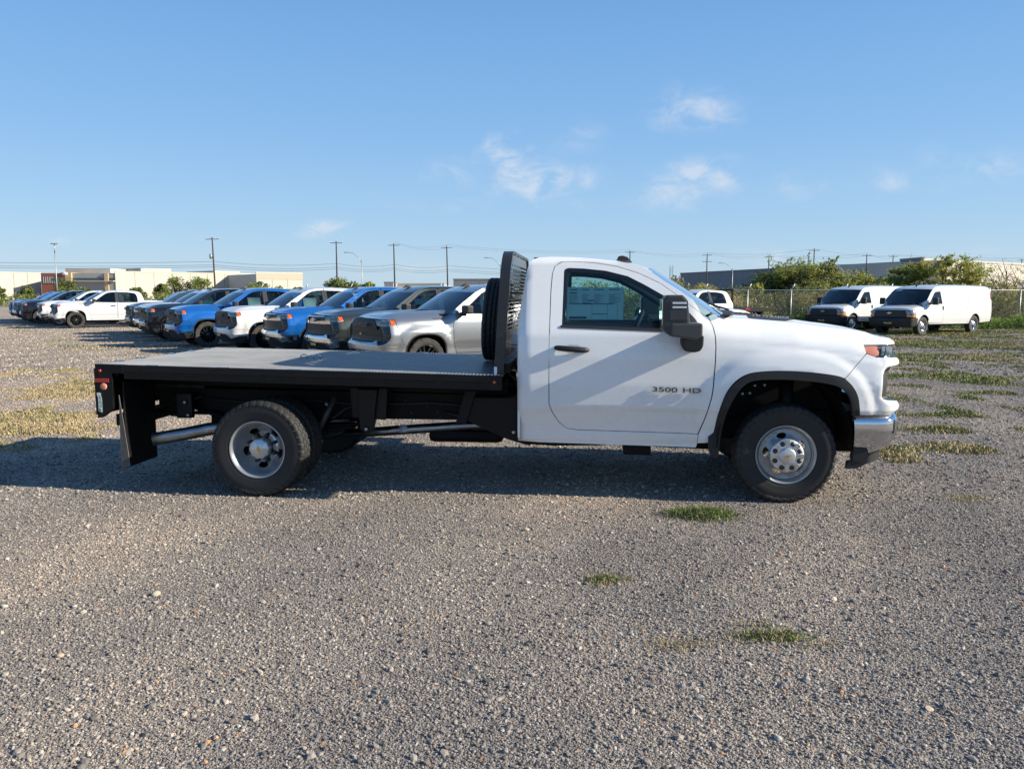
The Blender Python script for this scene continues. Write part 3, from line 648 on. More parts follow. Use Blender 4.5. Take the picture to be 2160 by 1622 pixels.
# tail panel with lamps and sticker
m = MB(); m.box(X0 - .012, X0 + .012, -HB, HB, .60, 1.0); m.prism([(X0, .965), (X0, .575), (X0 + .03, .575), (X0 + .145, .655), (X0 + .15, .965)], -HB + .0, -HB + .05, 'y', .003); m.prism([(X0, .965), (X0, .575), (X0 + .03, .575), (X0 + .145, .655), (X0 + .15, .965)], HB - .05, HB, 'y', .003)
bed(m, 'tail_panel', BEDBLK)
def dot(name, x, z, r, mat, y=-HB, par=TRK, n=16, proud=.010):
    m = MB(); m.lathe([(0, -proud), (r * .75, -proud), (r, -proud * .4), (r, .004), (0, .004)], n); m.bm.transform(Matrix.Translation((x, y, z))); return m.build(name, mat, par)
dot('marker_light', -5.745, 1.048, .014, REDL, -HB - .003); dot('marker_light', -2.361, .985, .013, AMBER, -HB - .003)
m = MB(); m.box(-5.80, -5.672, -HB - .004, -HB + .002, .949, .982, .002); m.build('tail_reflector', REDL, TRK)
dot('tail_light', -5.721, .913, .030, REDR, -HB, n=20)
stk = panel('inspection_sticker', [(-5.778, .700), (-5.742, .690), (-5.742, .80), (-5.752, .86), (-5.786, .86), (-5.782, .83), (-5.776, .825)], lambda a, b: (a, -HB - .004, b), PAPER, TRK, step=.1, depth=.001)
tx = text_mesh('146627 51', .026, .0004, 1.0, .0006); o = link('sticker_print', tx, PRINT, stk); o.matrix_local = Matrix.Translation((-5.757, -HB - .006, .785)) @ Matrix.Rotation(R(90), 4, 'X') @ Matrix.Rotation(R(-86), 4, 'Z')
dot('sticker_seal', -5.762, .712, .013, pm('sticker_green', (.10, .35, .20), .5), -HB - .0045, stk, proud=.0006)
m = MB(); m.box(-5.70, -5.55, -.10, .10, .50, .60, .01); m.box(-5.75, -5.55, -.75, .75, .55, .64, .01); m.build('tow_hitch', CHASSIS, TRK)
m = MB(); m.box(-5.69, -5.66, -1.02, -.9, .56, .66, .004); m.build('hitch_bracket', CHASSIS, TRK)
for s in (-1, 1):
    m = MB(); ya, yb = sorted((s * 1.10, s * .60))
    rows = [(-5.565 - .015 * math.sin((.95 - z) * 3), z) for z in np.linspace(.955, .205, 9)]
    bm = m.bm; L_ = [[bm.verts.new((x + (.012 if q else 0) + .0, y, z)) for y in np.linspace(ya, yb, 6)] for q in (0, 1) for x, z in rows]
    n9 = len(rows)
    for q in (0, 1):
        for i in range(n9 - 1):
            for j in range(5): bm.faces.new((L_[q * n9 + i][j], L_[q * n9 + i][j + 1], L_[q * n9 + i + 1][j + 1], L_[q * n9 + i + 1][j]))
    for i in range(n9 - 1):
        for j in (0, 5): bm.faces.new((L_[i][j], L_[i + 1][j], L_[n9 + i + 1][j], L_[n9 + i][j]))
    for j in range(5): bm.faces.new((L_[n9 - 1][j], L_[n9 - 1][j + 1], L_[2 * n9 - 1][j + 1], L_[2 * n9 - 1][j]))
    fp = m.build('mud_flap', pm('mud_flap_rubber', (.005, .005, .0055), .7, spec=.2), TRK)
    e = MB(); yo = s * 1.104; e.prism([(-5.60, .84), (-5.615, .19), (-5.53, .225)], yo - .004, yo + .004, 'y'); e.build('flap_edge', pm('lit_edge_rubber', (.10, .095, .09), .85, var=(20, .3)), fp)  # curled flap edge; its sunlit look is put in as a paler grey
# headboard
SHX = .068
def hbx(z): return SHX * (z - 1.03)
def strip(y, z, d0, d1): return [(-2.385 + d0 + hbx(z), y, z), (-2.385 + d1 + hbx(z), y, z)]
YH = .98; ZTOP = 2.056
path = [(-YH, 1.03), (-YH, 1.4), (-YH, 1.80)] + [(-YH + .22 - .22 * math.cos(a), ZTOP - .22 + .22 * math.sin(a)) for a in np.linspace(.15, math.pi / 2, 8)] + [(0, ZTOP)]
path += [(-y, z) for y, z in reversed(path[:-1])]
bm = bmesh.new(); rings = []
for i, (y, z) in enumerate(path):
    y0, z0 = path[max(0, i - 1)]; y1, z1 = path[min(len(path) - 1, i + 1)]; t = Vector((y1 - y0, z1 - z0)).normalized(); nn = Vector((-t.y, t.x)) * -.025 
    rings.append([bm.verts.new((-2.385 + d + hbx(z), y + nn.x * q, z + nn.y * q)) for d, q in ((0, 0), (.082, 0), (.082, 1), (0, 1))])
for r0, r1 in zip(rings, rings[1:]):
    for k in range(4): bm.faces.new((r0[k], r0[(k + 1) % 4], r1[(k + 1) % 4], r1[k]))
bmesh.ops.recalc_face_normals(bm, faces=bm.faces); me = bpy.data.meshes.new('headboard_frame'); bm.to_mesh(me); bm.free()
hbf = link('headboard', me, pm('headboard_enamel', (.022, .024, .028), .32, rvar=(8, .4)), TRK)
out = [(-YH + .015, 1.05)] + [(y * .985, z - .01) for y, z in path[1:-1]] + [(YH - .015, 1.05)]
holes = []
def slot(y, z, w=.050, h=.0085): return [(y - w, z - h * .5), (y, z - h), (y + w, z - h * .5), (y + w, z + h * .5), (y, z + h), (y - w, z + h * .5)]
r_ = 0; z = 1.40
while z < 1.95:
    y = -.80 + (.08 if r_ % 2 else 0)
    while y <= .78:
        if not (1.66 < z < 1.68) : holes.append(slot(y, z))
        y += .16
    z += .034; r_ += 1
panel('headboard_panel', out, lambda a, b: (-2.315 + hbx(b), -a, b), pm('headboard_sheet', (.030, .032, .036), .25, coat=.4), hbf, holes=holes, step=.12, depth=.004, bstep=.2)
m = MB()
for y in (-.55, .55): m.prism([(-2.37, 1.03), (-2.33, 1.03), (-2.315, 1.40), (-2.33, 1.40)], y - .03, y + .03, 'y')
m.box(-2.33, -2.26, -.9, .9, 1.04, 1.12); m.build('headboard_brace', BEDBLK, hbf)
m = MB(); m.box(-2.378, -2.352, -1.01, -1.005, 1.036, 1.10, .001); m.build('reflective_strip', pm('white_reflector', (.8, .81, .8), .4), TRK)
for x in (-4.40, -4.27):
    m = MB(); m.tube([(x, .03, 1.075), (x - .005, .03, 1.10), (x + .03, .03, 1.115), (x + .065, .03, 1.10), (x + .06, .03, 1.075)], .007, 6); m.build('tie_down_ring', ALU, TRK)
# ------------------------------------------------------------------ chassis
m = MB()
for s in (-1, 1):
    a, b = sorted((s * .43, s * .47))
    m.prism([(-5.6, .66), (-5.6, .83), (-2.1, .79), (-1.9, .62), (.45, .62), (.45, .45), (-1.9, .44), (-2.20, .44), (-2.69, .568), (-3.4, .566), (-5.0, .60)], a, b, 'y')
    a, b = sorted((s * .36, s * .43)); m.box(-5.6, -2.6, a, b, .575, .60); m.box(-5.6, -2.6, a, b, .78, .80)
for x in (-5.4, -4.9, -3.5, -2.75, -1.4): m.box(x - .05, x + .05, -.45, .45, .60, .76)
m.build('frame_rail', CHASSIS, TRK)
m = MB(); m.prism([(-2.62, .80), (-2.20, .80), (-2.19, .46), (-2.1, .385), (-2.30, .44), (-2.55, .55), (-2.66, .60)], -.70, -.60, 'y'); m.prism([(-2.66, .86), (-2.57, .86), (-2.66, .58), (-2.75, .58)], -.73, -.701, 'y'); m.build('side_bracket', pm('bracket_black', (.006, .006, .007), .5, spec=.25), TRK)
m = MB(); m.prism([(-3.72, .86), (-3.38, .86), (-3.40, .58), (-3.70, .60)], -.62, -.60, 'y'); m.prism([(-3.64, .86), (-3.46, .86), (-3.49, .64), (-3.50, .49), (-3.58, .465), (-3.63, .50), (-3.64, .64)], -.66, -.61, 'y', .01); m.build('spring_hanger', pm('hanger_black', (.008, .008, .009), .45, spec=.3), TRK)
m = MB(); m.box(-5.35, -5.2, -.63, -.57, .57, .80, .012); m.build('spring_shackle', pm('hanger_black', (.008, .008, .009), .45, spec=.3), TRK)
for x, z, y in ((-5.256, .72, -.645), (-5.229, .602, -.645), (-3.565, .505, -.672), (-2.243, .505, -.705), (-3.98, .70, -.5), (-3.94, .70, -.5), (-4.02, .46, -.62), (-4.00, .375, -.62)): dot('bolt', x, z, .017, SATIN, y, n=10, proud=.018)
m = MB()
for k in range(4):
    L = .86 - k * .14
    m.tube([(-4.355 + L * t, -.52, .49 - .028 * k + .085 * t * t * (1.9 if t < 0 else .6)) for t in np.linspace(-1, .9, 9)], .022, 4)
m.build('leaf_spring', CHASSIS, TRK); m = MB()
for k in range(4):
    L = .86 - k * .14
    m.tube([(-4.355 + L * t, .52, .49 - .028 * k + .085 * t * t * (1.9 if t < 0 else .6)) for t in np.linspace(-1, .9, 9)], .022, 4)
m.build('leaf_spring', CHASSIS, TRK)
m = MB(); m.tube([(-4.355, -.95, .405), (-4.355, .95, .405)], .06, 14); m.lathe([(0, -.2), (.14, -.16), (.2, -.04), (.2, .04), (.14, .16), (0, .2)], 20, 'y', (-4.36, 0, .40)); m.build('rear_axle', CHASSIS, TRK)
m = MB(); m.tube([(-4.15, -.02, .40), (-3.85, -.02, .415)], .05, 12); m.tube([(-3.85, -.35, .401), (-3.4, -.35, .44), (-2.42, -.35, .522), (-1.9, -.30, .54)], [.044, .044, .044, .044], 16); m.build('exhaust_pipe', PIPE, TRK)
m = MB(); m.tube([(-3.33, -.35, .4475), (-3.26, -.35, .4535)], .0448, 16); lb = m.build('pipe_label', pm('pipe_label_paper', (.45, .50, .58), .5, var=(45, .3)), TRK)
m = MB(); m.tube([(-5.40, -.96, .432), (-5.15, -.86, .468), (-4.95, -.80, .506), (-4.70, -.74, .53), (-4.5, -.6, .53)], .057, 20, False); tp = m.build('exhaust_tip', EXH, TRK); sm_ = tp.modifiers.new('solid', 'SOLIDIFY'); sm_.thickness = .004
for x_ in (-4.42, -4.28): m = MB(); m.tube([(x_, -.58, .62), (x_, -.58, .36), (x_, -.47, .33), (x_, -.46, .62)], .010, 6); m.build('u_bolt', SATIN, TRK)
m = MB(); m.tube([(-4.05, -.66, .40), (-3.86, -.62, .78)], [.034, .026], 10); m.build('shock_absorber', pm('shock_grey', (.05, .052, .056), .4, .4), TRK)
for k_, (pp, rr_) in enumerate((([(-5.1, -.50, .74), (-4.7, -.49, .70), (-4.2, -.49, .735), (-3.7, -.49, .70), (-3.0, -.49, .72), (-2.4, -.50, .69)], .009), ([(-4.1, -.50, .64), (-3.9, -.56, .58), (-3.8, -.52, .66), (-3.6, -.49, .74)], .011), ([(-2.9, -.49, .64), (-2.7, -.52, .60), (-2.5, -.5, .66), (-2.3, -.52, .78)], .012), ([(-5.45, -.5, .78), (-5.35, -.55, .70), (-5.15, -.52, .76)], .010))): m = MB(); m.tube(pp, rr_, 6); m.build('hose', pm('hose_grey', (.02, .021, .023), .5), TRK)
for x_, z_ in ((-3.25, .74), (-3.05, .69), (-2.95, .64), (-2.83, .72), (-2.55, .70), (-2.42, .62), (-3.2, .63)): dot('frame_bolt', x_, z_, .012, pm('bolt_dark', (.05, .05, .055), .4, .5), -.472, n=8, proud=.012)
m = MB(); m.box(-3.07, -2.38, -.36, .0, .335, .45, .05); m.build('muffler', CHASSIS, TRK)
m = MB(); m.box(-5.15, -4.75, -.40, .35, .42, .72, .06); m.prism([(-5.2, .72), (-4.75, .72), (-4.78, .50), (-4.95, .52)], -.42, .42, 'y', .03); m.build('fuel_tank', CHASSIS, TRK)
m = MB(); m.box(-2.05, -1.45, -.72, -.1, .43, .60, .03); m.box(-1.30, -1.07, -.85, -.55, .35, .50, .012); m.box(-1.9, -.6, -.85, .85, .44, .50); m.tube([(-1.05, -.8, .435), (-.55, -.8, .42)], .018, 8); m.build('underbody_tank', CHASSIS, TRK)
m = MB(); m.prism([(-2.19, .475), (-2.0, .475), (-1.4, .46), (-1.3, .455), (-1.5, .43), (-1.9, .42), (-2.1, .43)], -.86, -.80, 'y'); m.build('sill_shield', CHASSIS, TRK)
m = MB(); m.tube([(-2.28, -.75, 1.02), (-2.22, -.72, .96), (-2.20, -.70, .85), (-2.25, -.66, .72)], .010, 6); m.tube([(-2.26, -.5, 1.10), (-2.20, -.5, .95), (-2.22, -.45, .80)], .012, 6); m.build('wiring_loom', BLACKP, TRK)
# ------------------------------------------------------------------ wheels
TYM = tyre_mesh(.404, .222, .232)
def ell(r, ang, a, b, n=14):
    return [(r * math.cos(ang) + a * math.cos(t) * -math.sin(ang) + b * math.sin(t) * math.cos(ang), r * math.sin(ang) + a * math.cos(t) * math.cos(ang) + b * math.sin(t) * math.sin(ang)) for t in [2 * math.pi * k / n for k in range(n)]]
def hero_wheel(front, y, x, rz, rot):
    w = empty('wheel', (x, y, .402), rz); w.parent = TRK
    ty = link('tyre', TYM, None, w)
    if not TYM.materials: TYM.materials.append(RUBBER)
    rim = MB()
    rim.lathe([(.222, -.092), (.234, -.110), (.241, -.112), (.243, -.108), (.236, -.100), (.226, -.090), (.215, -.080), (.207, -.05), (.205, .0), (.205, .05), (.215, .09), (.240, .108)], 56)
    rb = rim.build('rim', STEEL, w)
    hs = [ell(.157, R(rot + 72 * k), .040, .021) for k in range(5)]
    if front:
        prof = lambda r: float(np.interp(r, [.0, .10, .125, .15, .18, .207], [-.125, -.125, -.112, -.075, -.062, -.068]))
        disc_hole_ring('wheel_disc', .09, .2075, prof, hs, STEEL, rb)
        m = MB(); m.lathe([(0, -.115), (.128, -.112), (.136, -.122), (.137, -.142), (.125, -.150), (.075, -.157), (.0, -.157)], 40); cap = m.build('hub_cover', SATIN, w)
        for k in range(8):
            a = R(22.5 + 45 * k); M = Matrix.Translation((.103 * math.cos(a), -.146, .103 * math.sin(a)))
            m = MB(); m.lathe([(.0, -.013), (.019, -.013), (.021, -.004), (.021, .02)], 12); m.bm.transform(M); m.build('lug_nut', pm('lug_dark', (.05, .05, .055), .4, .5), cap)
        for k in range(8):
            a = R(45 * k); M = Matrix.Rotation(-a, 4, 'Y'); m = MB(); m.prism([(.070, -.015), (.132, -.018), (.132, .018), (.070, .015)], -.162, -.145, 'y', .004); m.bm.transform(M); m.build('cover_rib', ALU, cap)
        m = MB(); m.lathe([(.0, -.176), (.055, -.176), (.064, -.172), (.070, -.150), (.072, -.140)], 32); cc = m.build('centre_cap', SATIN, w); ye = -.178
    else:
        prof = lambda r: float(np.interp(r, [.0, .085, .12, .15, .18, .207], [.075, .075, .07, .055, .02, -.03]))
        disc_hole_ring('wheel_disc', .06, .206, prof, hs, STEEL, rb)
        m = MB(); m.lathe([(.145, .066), (.142, .045), (.125, .030), (.095, .025), (.095, .0)], 40); cap = m.build('hub_cover', ALU, w)
        for k in range(8):
            a = R(22.5 + 45 * k); M = Matrix.Translation((.118 * math.cos(a), 0, .118 * math.sin(a)))
            m = MB(); m.lathe([(.0, -.025), (.014, -.023), (.016, .0), (.017, .05)], 8); m.bm.transform(M); m.build('lug_nut', pm('lug_dark', (.05, .05, .055), .4, .5), cap)
        m = MB(); m.lathe([(.0, -.078), (.082, -.074), (.090, -.06), (.092, .05)], 40, rfun=lambda i, k, r: r - (.006 if (k // 2) % 2 and i in (1, 2, 3) else 0)); cc = m.build('centre_cap', SATIN, w); ye = -.079
    m = MB(); m.prism(bowtie(.058, .024), ye - .002, ye + .002, 'y'); me = m.mesh('emblem'); em = link('emblem', me, GOLD, cc); em.rotation_euler = (0, R(-18 if front else 78), 0)
    return w
hero_wheel(True, -.875, 0, 0, 30); hero_wheel(True, .875, 0, math.pi, 10)
hero_wheel(False, -1.085, -4.355, 0, 50); hero_wheel(False, 1.085, -4.355, math.pi, 20)
for s in (-1, 1):
    w = empty('wheel', (-4.355, s * .80, .402), 0 if s > 0 else math.pi); w.parent = TRK
    link('tyre', TYM, None, w); m = MB(); m.lathe([(.240, -.108), (.222, -.09), (.205, -.05), (.20, .05), (.06, .06)], 40); m.build('rim', STEEL, w)
# spare wheel leaning on the headboard: not fixed to the truck's body shape, stands on the deck
_tm = Matrix.Translation(TRK.location) @ Matrix.Rotation(-.0962, 4, 'Z')
sw = empty('spare_wheel'); tag(sw, 'black spare tyre standing on the flatbed against the perforated headboard', 'spare wheel')
sw.matrix_world = _tm @ Matrix.Translation((-2.492, .30, 1.448)) @ Matrix.Rotation(R(3.9), 4, 'Y') @ Matrix.Rotation(R(-90), 4, 'Z')
link('tyre', TYM, None, sw)
m = MB(); m.lathe([(.240, -.108), (.222, -.09), (.205, -.05), (.20, .02), (.14, .0), (.09, -.02)], 40); m.build('rim', STEEL, sw)
# ================================================================== parked vehicles
PAINT = {
 'white': pm('fleet_white', (.62, .63, .64), .3, 0, 1.0), 'silver': pm('silver_metallic', (.34, .36, .38), .34, .75, 1.0), 'blue': pm('bright_blue_metallic', (.006, .115, .42), .3, .25, 1.0),
 'green': pm('dark_grey_green_metallic', (.036, .046, .045), .3, .35, 1.0), 'black': pm('black_clearcoat', (.006, .006, .007), .25, 0, 1.0), 'grey': pm('graphite_metallic', (.07, .075, .08), .3, .5, 1.0), 'navy': pm('navy_metallic', (.008, .03, .10), .3, .3, 1.0)}
TYP = tyre_mesh(.412, .262, .275, 60, True)
TYP.materials.append(RUBBERG)
def small_wheel(parent, x, y, style, ro=.412, tm=None):
    w = empty('wheel', (x, y, ro), 0 if y < 0 else math.pi); w.parent = parent
    link('tyre', tm or TYP, None, w)
    m = MB(); ri = ro * .64
    if style == 'black':
        m.lathe([(ri + .012, -.118), (ri + .004, -.125), (ri - .012, -.115), (ri - .02, -.06), (ri - .03, .02), (.06, .04)], 32)
        rim = m.build('rim', GLOSSB, w); m = MB()
        for k in range(6):
            M = Matrix.Rotation(R(60 * k + 8), 4, 'Y')
            for q in (-1, 1): m.prism([(.05, q * .012), (ri - .01, q * .055 - .010), (ri - .01, q * .055 + .014), (.05, q * .012 + .03)], -.105, -.06, 'y'); bmesh.ops.transform(m.bm, matrix=M, verts=m.bm.verts[-8:])
        m.lathe([(0, -.11), (.05, -.108), (.075, -.08), (.075, -.03)], 20); m.build('spokes', pm('black_alloy', (.03, .031, .033), .25, .4, .6), rim)
    elif style == 'alloy':
        m.lathe([(ri + .012, -.118), (ri + .004, -.125), (ri - .012, -.115), (ri - .02, -.06), (ri - .03, .02), (.06, .04)], 32)
        rim = m.build('rim', SATIN, w); m = MB()
        for k in range(6):
            M = Matrix.Rotation(R(60 * k + 8), 4, 'Y'); m.prism([(.05, -.03), (ri - .01, -.05), (ri - .01, .05), (.05, .03)], -.11, -.06, 'y'); bmesh.ops.transform(m.bm, matrix=M, verts=m.bm.verts[-8:])
        m.lathe([(0, -.11), (.05, -.108), (.075, -.08), (.075, -.03)], 20); m.build('spokes', ALU, rim)
    else:
        m.lathe([(ri + .012, -.105), (ri + .004, -.112), (ri - .010, -.100), (ri - .02, -.07), (ri * .72, -.055), (ri * .6, -.085), (ri * .5, -.092)], 32)
        rim = m.build('rim', CHROME, w); m = MB(); m.lathe([(ri * .52, -.09), (ri * .42, -.115), (ri * .2, -.125), (0, -.125)], 20); m.build('hub_cover', ALU, rim)
        m = MB()
        for k in range(8):
            a = R(45 * k); m.prism(ell(ri * .76, a, .022, .014, 8), -.068, -.05, 'y')
        m.build('vent_slot', GLOSSB, rim)
    return w
_zf = table([.2, .28, .40, .46, .62, .80, .95, 1.08, 1.25], [.22, .30, .45, .52, .70, .90, 1.06, 1.195, 1.32], .03)
def zf(pts): return [(s_, _zf(z_)) for s_, z_ in pts]
ZT2 = table([-.75, -.58, -.3, .2, .55, .74, .84, .90], [1.315, 1.315, 1.31, 1.292, 1.265, 1.238, 1.205, 1.15], .02)
TC2 = table([.25, .40, .50, .60, .66, .70, .86, 1.0, 1.16, 1.24, 1.30, 1.84, 1.90], [.91, .955, .97, .975, .985, 1.005, 1.02, 1.028, 1.022, .995, .965, .735, .66], .010)
TF2 = table([-.1, 0, .02, .05, .10, .15, .22, .35], [.60, .72, .80, .87, .935, .965, .99, 1.028], .01)
def HW2(x, z):
    c = TC2(z)
    if x < -4.85: c -= .05 * ((-4.85 - x) / .09) ** 2
    b = ss(-.66, -.45, x)
    if b > 0: c = c * (1 - b) + min(c, TF2(ZT2(x) - z)) * b
    if z < 1.2:
        for ax in (0, -3.745):
            q = ((abs(x - ax) / .47) ** 2.8 + (max(0, z - .42) / .50) ** 2.8) ** (1 / 2.8); c += .028 * ss(1.4, 1.1, q) * ss(.3, .45, z)
    return c
X2 = table([_zf(z) for z in (.28, .34, .46, .52, .62, .66, .72, .95, 1.0, 1.06, 1.10, 1.14)], [.78, .84, .93, .965, .965, .93, .90, .905, .91, .90, .87, .82], .008)
S2 = Shell(HW2, X2, .93, .20, 1.0, .07); p2_ = S2.pt; E2 = S2.end
def arc2(ax, r, rz, z0, rev=False):
    pts = [(ax + r * math.copysign(abs(math.cos(t)) ** .72, math.cos(t)), .42 + rz * math.sin(t) ** .72) for t in np.linspace(math.pi, 0, 17)]
    pts[0] = (ax - r, z0); pts[-1] = (ax + r, z0); return pts[::-1] if rev else pts
FD = [(-.70, .50), (-.62, .75), (-.60, 1.05), (-.63, 1.265), (-.74, 1.335), (-1.30, 1.715), (-1.48, 1.806), (-1.72, 1.85), (-1.915, 1.858), (-1.915, 1.2), (-1.915, .50)][::-1]
RD = [(-1.93, .50), (-1.93, 1.858), (-2.3, 1.855), (-2.72, 1.825), (-2.90, 1.755), (-2.96, 1.62), (-2.98, 1.3), (-2.98, 1.0), (-2.90, .85), (-2.80, .62), (-2.74, .50)]
FW = rounded([(-.80, 1.30), (-.86, 1.345), (-1.38, 1.71), (-1.52, 1.775), (-1.70, 1.805), (-1.86, 1.81), (-1.86, 1.275)], [.02, 0, .02, 0, 0, .03, .02])
RW = rounded([(-1.98, 1.275), (-1.98, 1.81), (-2.40, 1.80), (-2.74, 1.76), (-2.84, 1.70), (-2.89, 1.55), (-2.90, 1.32), (-2.86, 1.28)], [.02, .03, 0, 0, 0, 0, .02, .02])
CS = [(-3.23, .40), (-.72, .40), (-.70, .494), (-1.92, .494), (-2.738, .494), (-2.803, .617), (-2.904, .848), (-2.984, 1.0), (-2.984, 1.3), (-2.964, 1.622), (-2.905, 1.76), (-2.72, 1.831), (-2.3, 1.861), (-1.92, 1.864), (-1.72, 1.856), (-1.48, 1.812), (-1.30, 1.721), (-.74, 1.341), (-.635, 1.275), (-.56, 1.305), (-.90, 1.525), (-1.25, 1.735), (-1.45, 1.822), (-1.7, 1.868), (-2.2, 1.882), (-2.8, 1.852), (-3.02, 1.80), (-3.11, 1.70), (-3.225, 1.33)]
def pickup(style, double=False, flatbed=False):
    """four-door pickup, front axle at the origin, nose to +x; style A black grille with lettering, B chrome bars"""
    T = empty('pickup_truck'); PT = PAINT['white']
    fen = [(-.70, .40), *arc2(0, .475, .50, .40), *zf([(.50, .62), (.56, .74), (.62, .93), (.63, 1.0), (.64, 1.085), (.80, 1.082)]), (.80, 1.212), (.74, 1.228), (.55, 1.255), (.2, 1.282), (-.3, 1.30), (-.555, 1.303), (-.63, 1.27), (-.595, 1.05), (-.615, .75), (-.695, .50)]
    panel('fender', fen, p2_, PT, T, side=3, step=.07, depth=.03)
    for out, win, nm in ((FD, FW, 0), (RD, RW, 1)):
        for sd in (0, 1):
            d = panel('door', shrink(out, .004), p2_, PT, T, side=sd, holes=[win], step=.11, depth=.03)
            panel('window_frame', shrink(win, -.002), p2_, GLOSSB, d, side=sd, holes=[shrink(win, .022)], step=.1, off=-.006, depth=.02)
            panel('window_glass', shrink(win, .015), p2_, GLASSF if nm == 0 else GLASSD, d, side=sd, step=.4, off=-.015, depth=0)
            s = -1 if sd == 0 else 1; hx = -1.72 if nm == 0 else -2.72
            m = MB(); y = s * (HW2(hx, 1.08) + .018); m.box(hx - .11, hx + .11, y - .014, y + .014, 1.095, 1.13, .008); m.build('handle', GLOSSB if style != 'W' else PT, d)
    panel('b_pillar', [(-1.845, 1.29), (-1.99, 1.29), (-1.99, 1.815), (-1.845, 1.815)][::-1], p2_, pm('pillar_gloss', (.05, .048, .045), .08, coat=1), T, side=3, step=.2, off=.002, depth=.004)
    panel('cab_side', CS, p2_, PT, T, side=3, step=.11, depth=.03)
    rows = []
    for x, z in [(-1.22, 1.715), (-1.25, 1.735), (-1.45, 1.822), (-1.7, 1.868), (-2.2, 1.882), (-2.8, 1.852), (-3.02, 1.80), (-3.07, 1.75)]:
        h = HW2(x, z); f = ss(-1.22, -1.45, x); rows.append([(x + .12 * (1 - (t / 8 - 1) ** 2) * (1 - f), h * (t / 8 - 1), z + .035 * (1 - abs(t / 8 - 1) ** 3) * (.5 + .5 * f)) for t in range(17)])
    loft('roof', rows, PT, T)
    ap = [Vector((-.56, -HW2(-.66, 1.30), 1.303)), Vector((-.90, -HW2(-.9, 1.525), 1.527)), Vector((-1.25, -HW2(-1.25, 1.735), 1.737))]
    def wp(k, t):
        p = ap[0].lerp(ap[1], k * 2) if k < .5 else ap[1].lerp(ap[2], k * 2 - 1); b = 1 - t * t
        return (p.x + .16 * b * (1 - .3 * k), -p.y * t, p.z + .02 * b)
    loft('windscreen', [[wp(i / 8, t / 8 - 1) for t in range(17)] for i in range(9)], GLASSF, T)
    m = MB(); m.tube([(-.40, -.6, 1.335), (-.42, 0, 1.37), (-.42, .55, 1.36)], .010, 5); m.build('wiper', BLACKP, T)
    loft('cowl', [[(-.62 + .2 * i / 3 + .15 * (1 - (t / 6 - 1) ** 2), (t / 6 - 1) * .90, 1.285 + .012 * i / 3) for t in range(13)] for i in range(4)], BLACKP, T)
    rows = []; ft = [(-.555, 1.303), (-.3, 1.30), (.2, 1.282), (.55, 1.255), (.74, 1.228), (.80, 1.212)]
    for S_, z_ in resample(ft, .07, False) + [ft[-1], (.90, 1.208), (1.05, 1.205)]:
        p = Vector(p2_(S_, z_)); w = -p.y; g = ss(.0, .85, S_); row = []
        for k in range(41):
            t = k / 20 - 1; q = abs(t); row.append((p.x + .085 * (1 - t * t) * g, w * t, p.z + .001 + (.055 * ss(1.0, .80, q) - .022 * ss(.62, .5, q)) * ss(.95, .35, S_) + .02 * (1 - t * t)))
        rows.append(row)
    loft('hood', rows, PT, T)
    panel('hood_lip', [(.79, 1.198), (.80, 1.211), (1.05, 1.206), (E2, 1.225), (E2, 1.198)], p2_, PT, T, side=2, step=.08, depth=.03)
    # front end
    DK = pm('grille_black', (.012, .012, .013), .45)
    CH = CHROME if style == 'B' else GLOSSB; BC = CHROME if style == 'B' else PT
    panel('grille_recess', zf([(.72, .60), (.72, 1.083), (E2, 1.083), (E2, .60)]), lambda a, b: (lambda p: (p[0] - .03, p[1] * .985, p[2]))(p2_(a, b)), DK, T, side=2, step=.12, depth=0)
    for sd in (0, 1):
        hl = panel('headlight', zf([(.645, 1.075), (.635, .985), (.70, .968), (.90, .955), (1.22, .965), (1.22, 1.075)]), p2_, pm('lamp_silver', (.50, .52, .55), .25, .2, var=(14, .45)), T, side=sd, step=.06, off=-.012, depth=.0)
        panel('marker_lens', zf([(.65, 1.072), (.642, .988), (.72, .970), (.755, .985), (.765, 1.06), (.75, 1.072)]), p2_, AMBER, hl, side=sd, step=.06, off=-.001, depth=.02)
        panel('lamp_lens', zf([(.77, 1.072), (.76, .962), (1.22, .967), (1.22, 1.072)]), p2_, LENS, hl, side=sd, step=.08, off=.0, depth=0)
        panel('air_curtain', zf([(.80, .955), (.80, .76), (.86, .66), (.96, .62), (.98, .80), (1.0, .955)]), p2_, GLOSSB, T, side=sd, step=.06, off=.002, depth=.02)
    panel('front_fascia', zf([(.50, .61), (.56, .73), (.62, .92), (.635, .982), (.70, .962), (.795, .955), (.795, .755), (.855, .655), (.95, .615), (1.05, .62), (1.12, .66), (1.2, .70), (1.3, .66), (E2, .64), (E2, .585), (.49, .585)]), p2_, PT, T, side=3, step=.06, depth=.04)
    if style == 'B':
        panel('chrome_bar', zf([(1.0, .985), (1.0, .955), (.99, .915), (1.25, .905), (E2, .905), (E2, .955)]), p2_, CHROME, T, side=2, step=.06, off=.012, depth=.03)
        panel('chrome_bar', zf([(1.22, 1.078), (1.22, 1.055), (E2, 1.055), (E2, 1.082)]), p2_, CHROME, T, side=2, step=.06, off=.012, depth=.03)
        m = MB(); m.prism(bowtie(.30, .10), 1.005, 1.03, 'x'); m.bm.transform(Matrix.Translation((0, 0, 1.10))); m.build('emblem', SATIN, T)
    else:
        panel('grille_bar', zf([(1.16, .955), (1.16, .90), (E2, .90), (E2, 1.078), (1.22, 1.078)]), p2_, BLACKP, T, side=2, step=.06, off=.01, depth=.04)
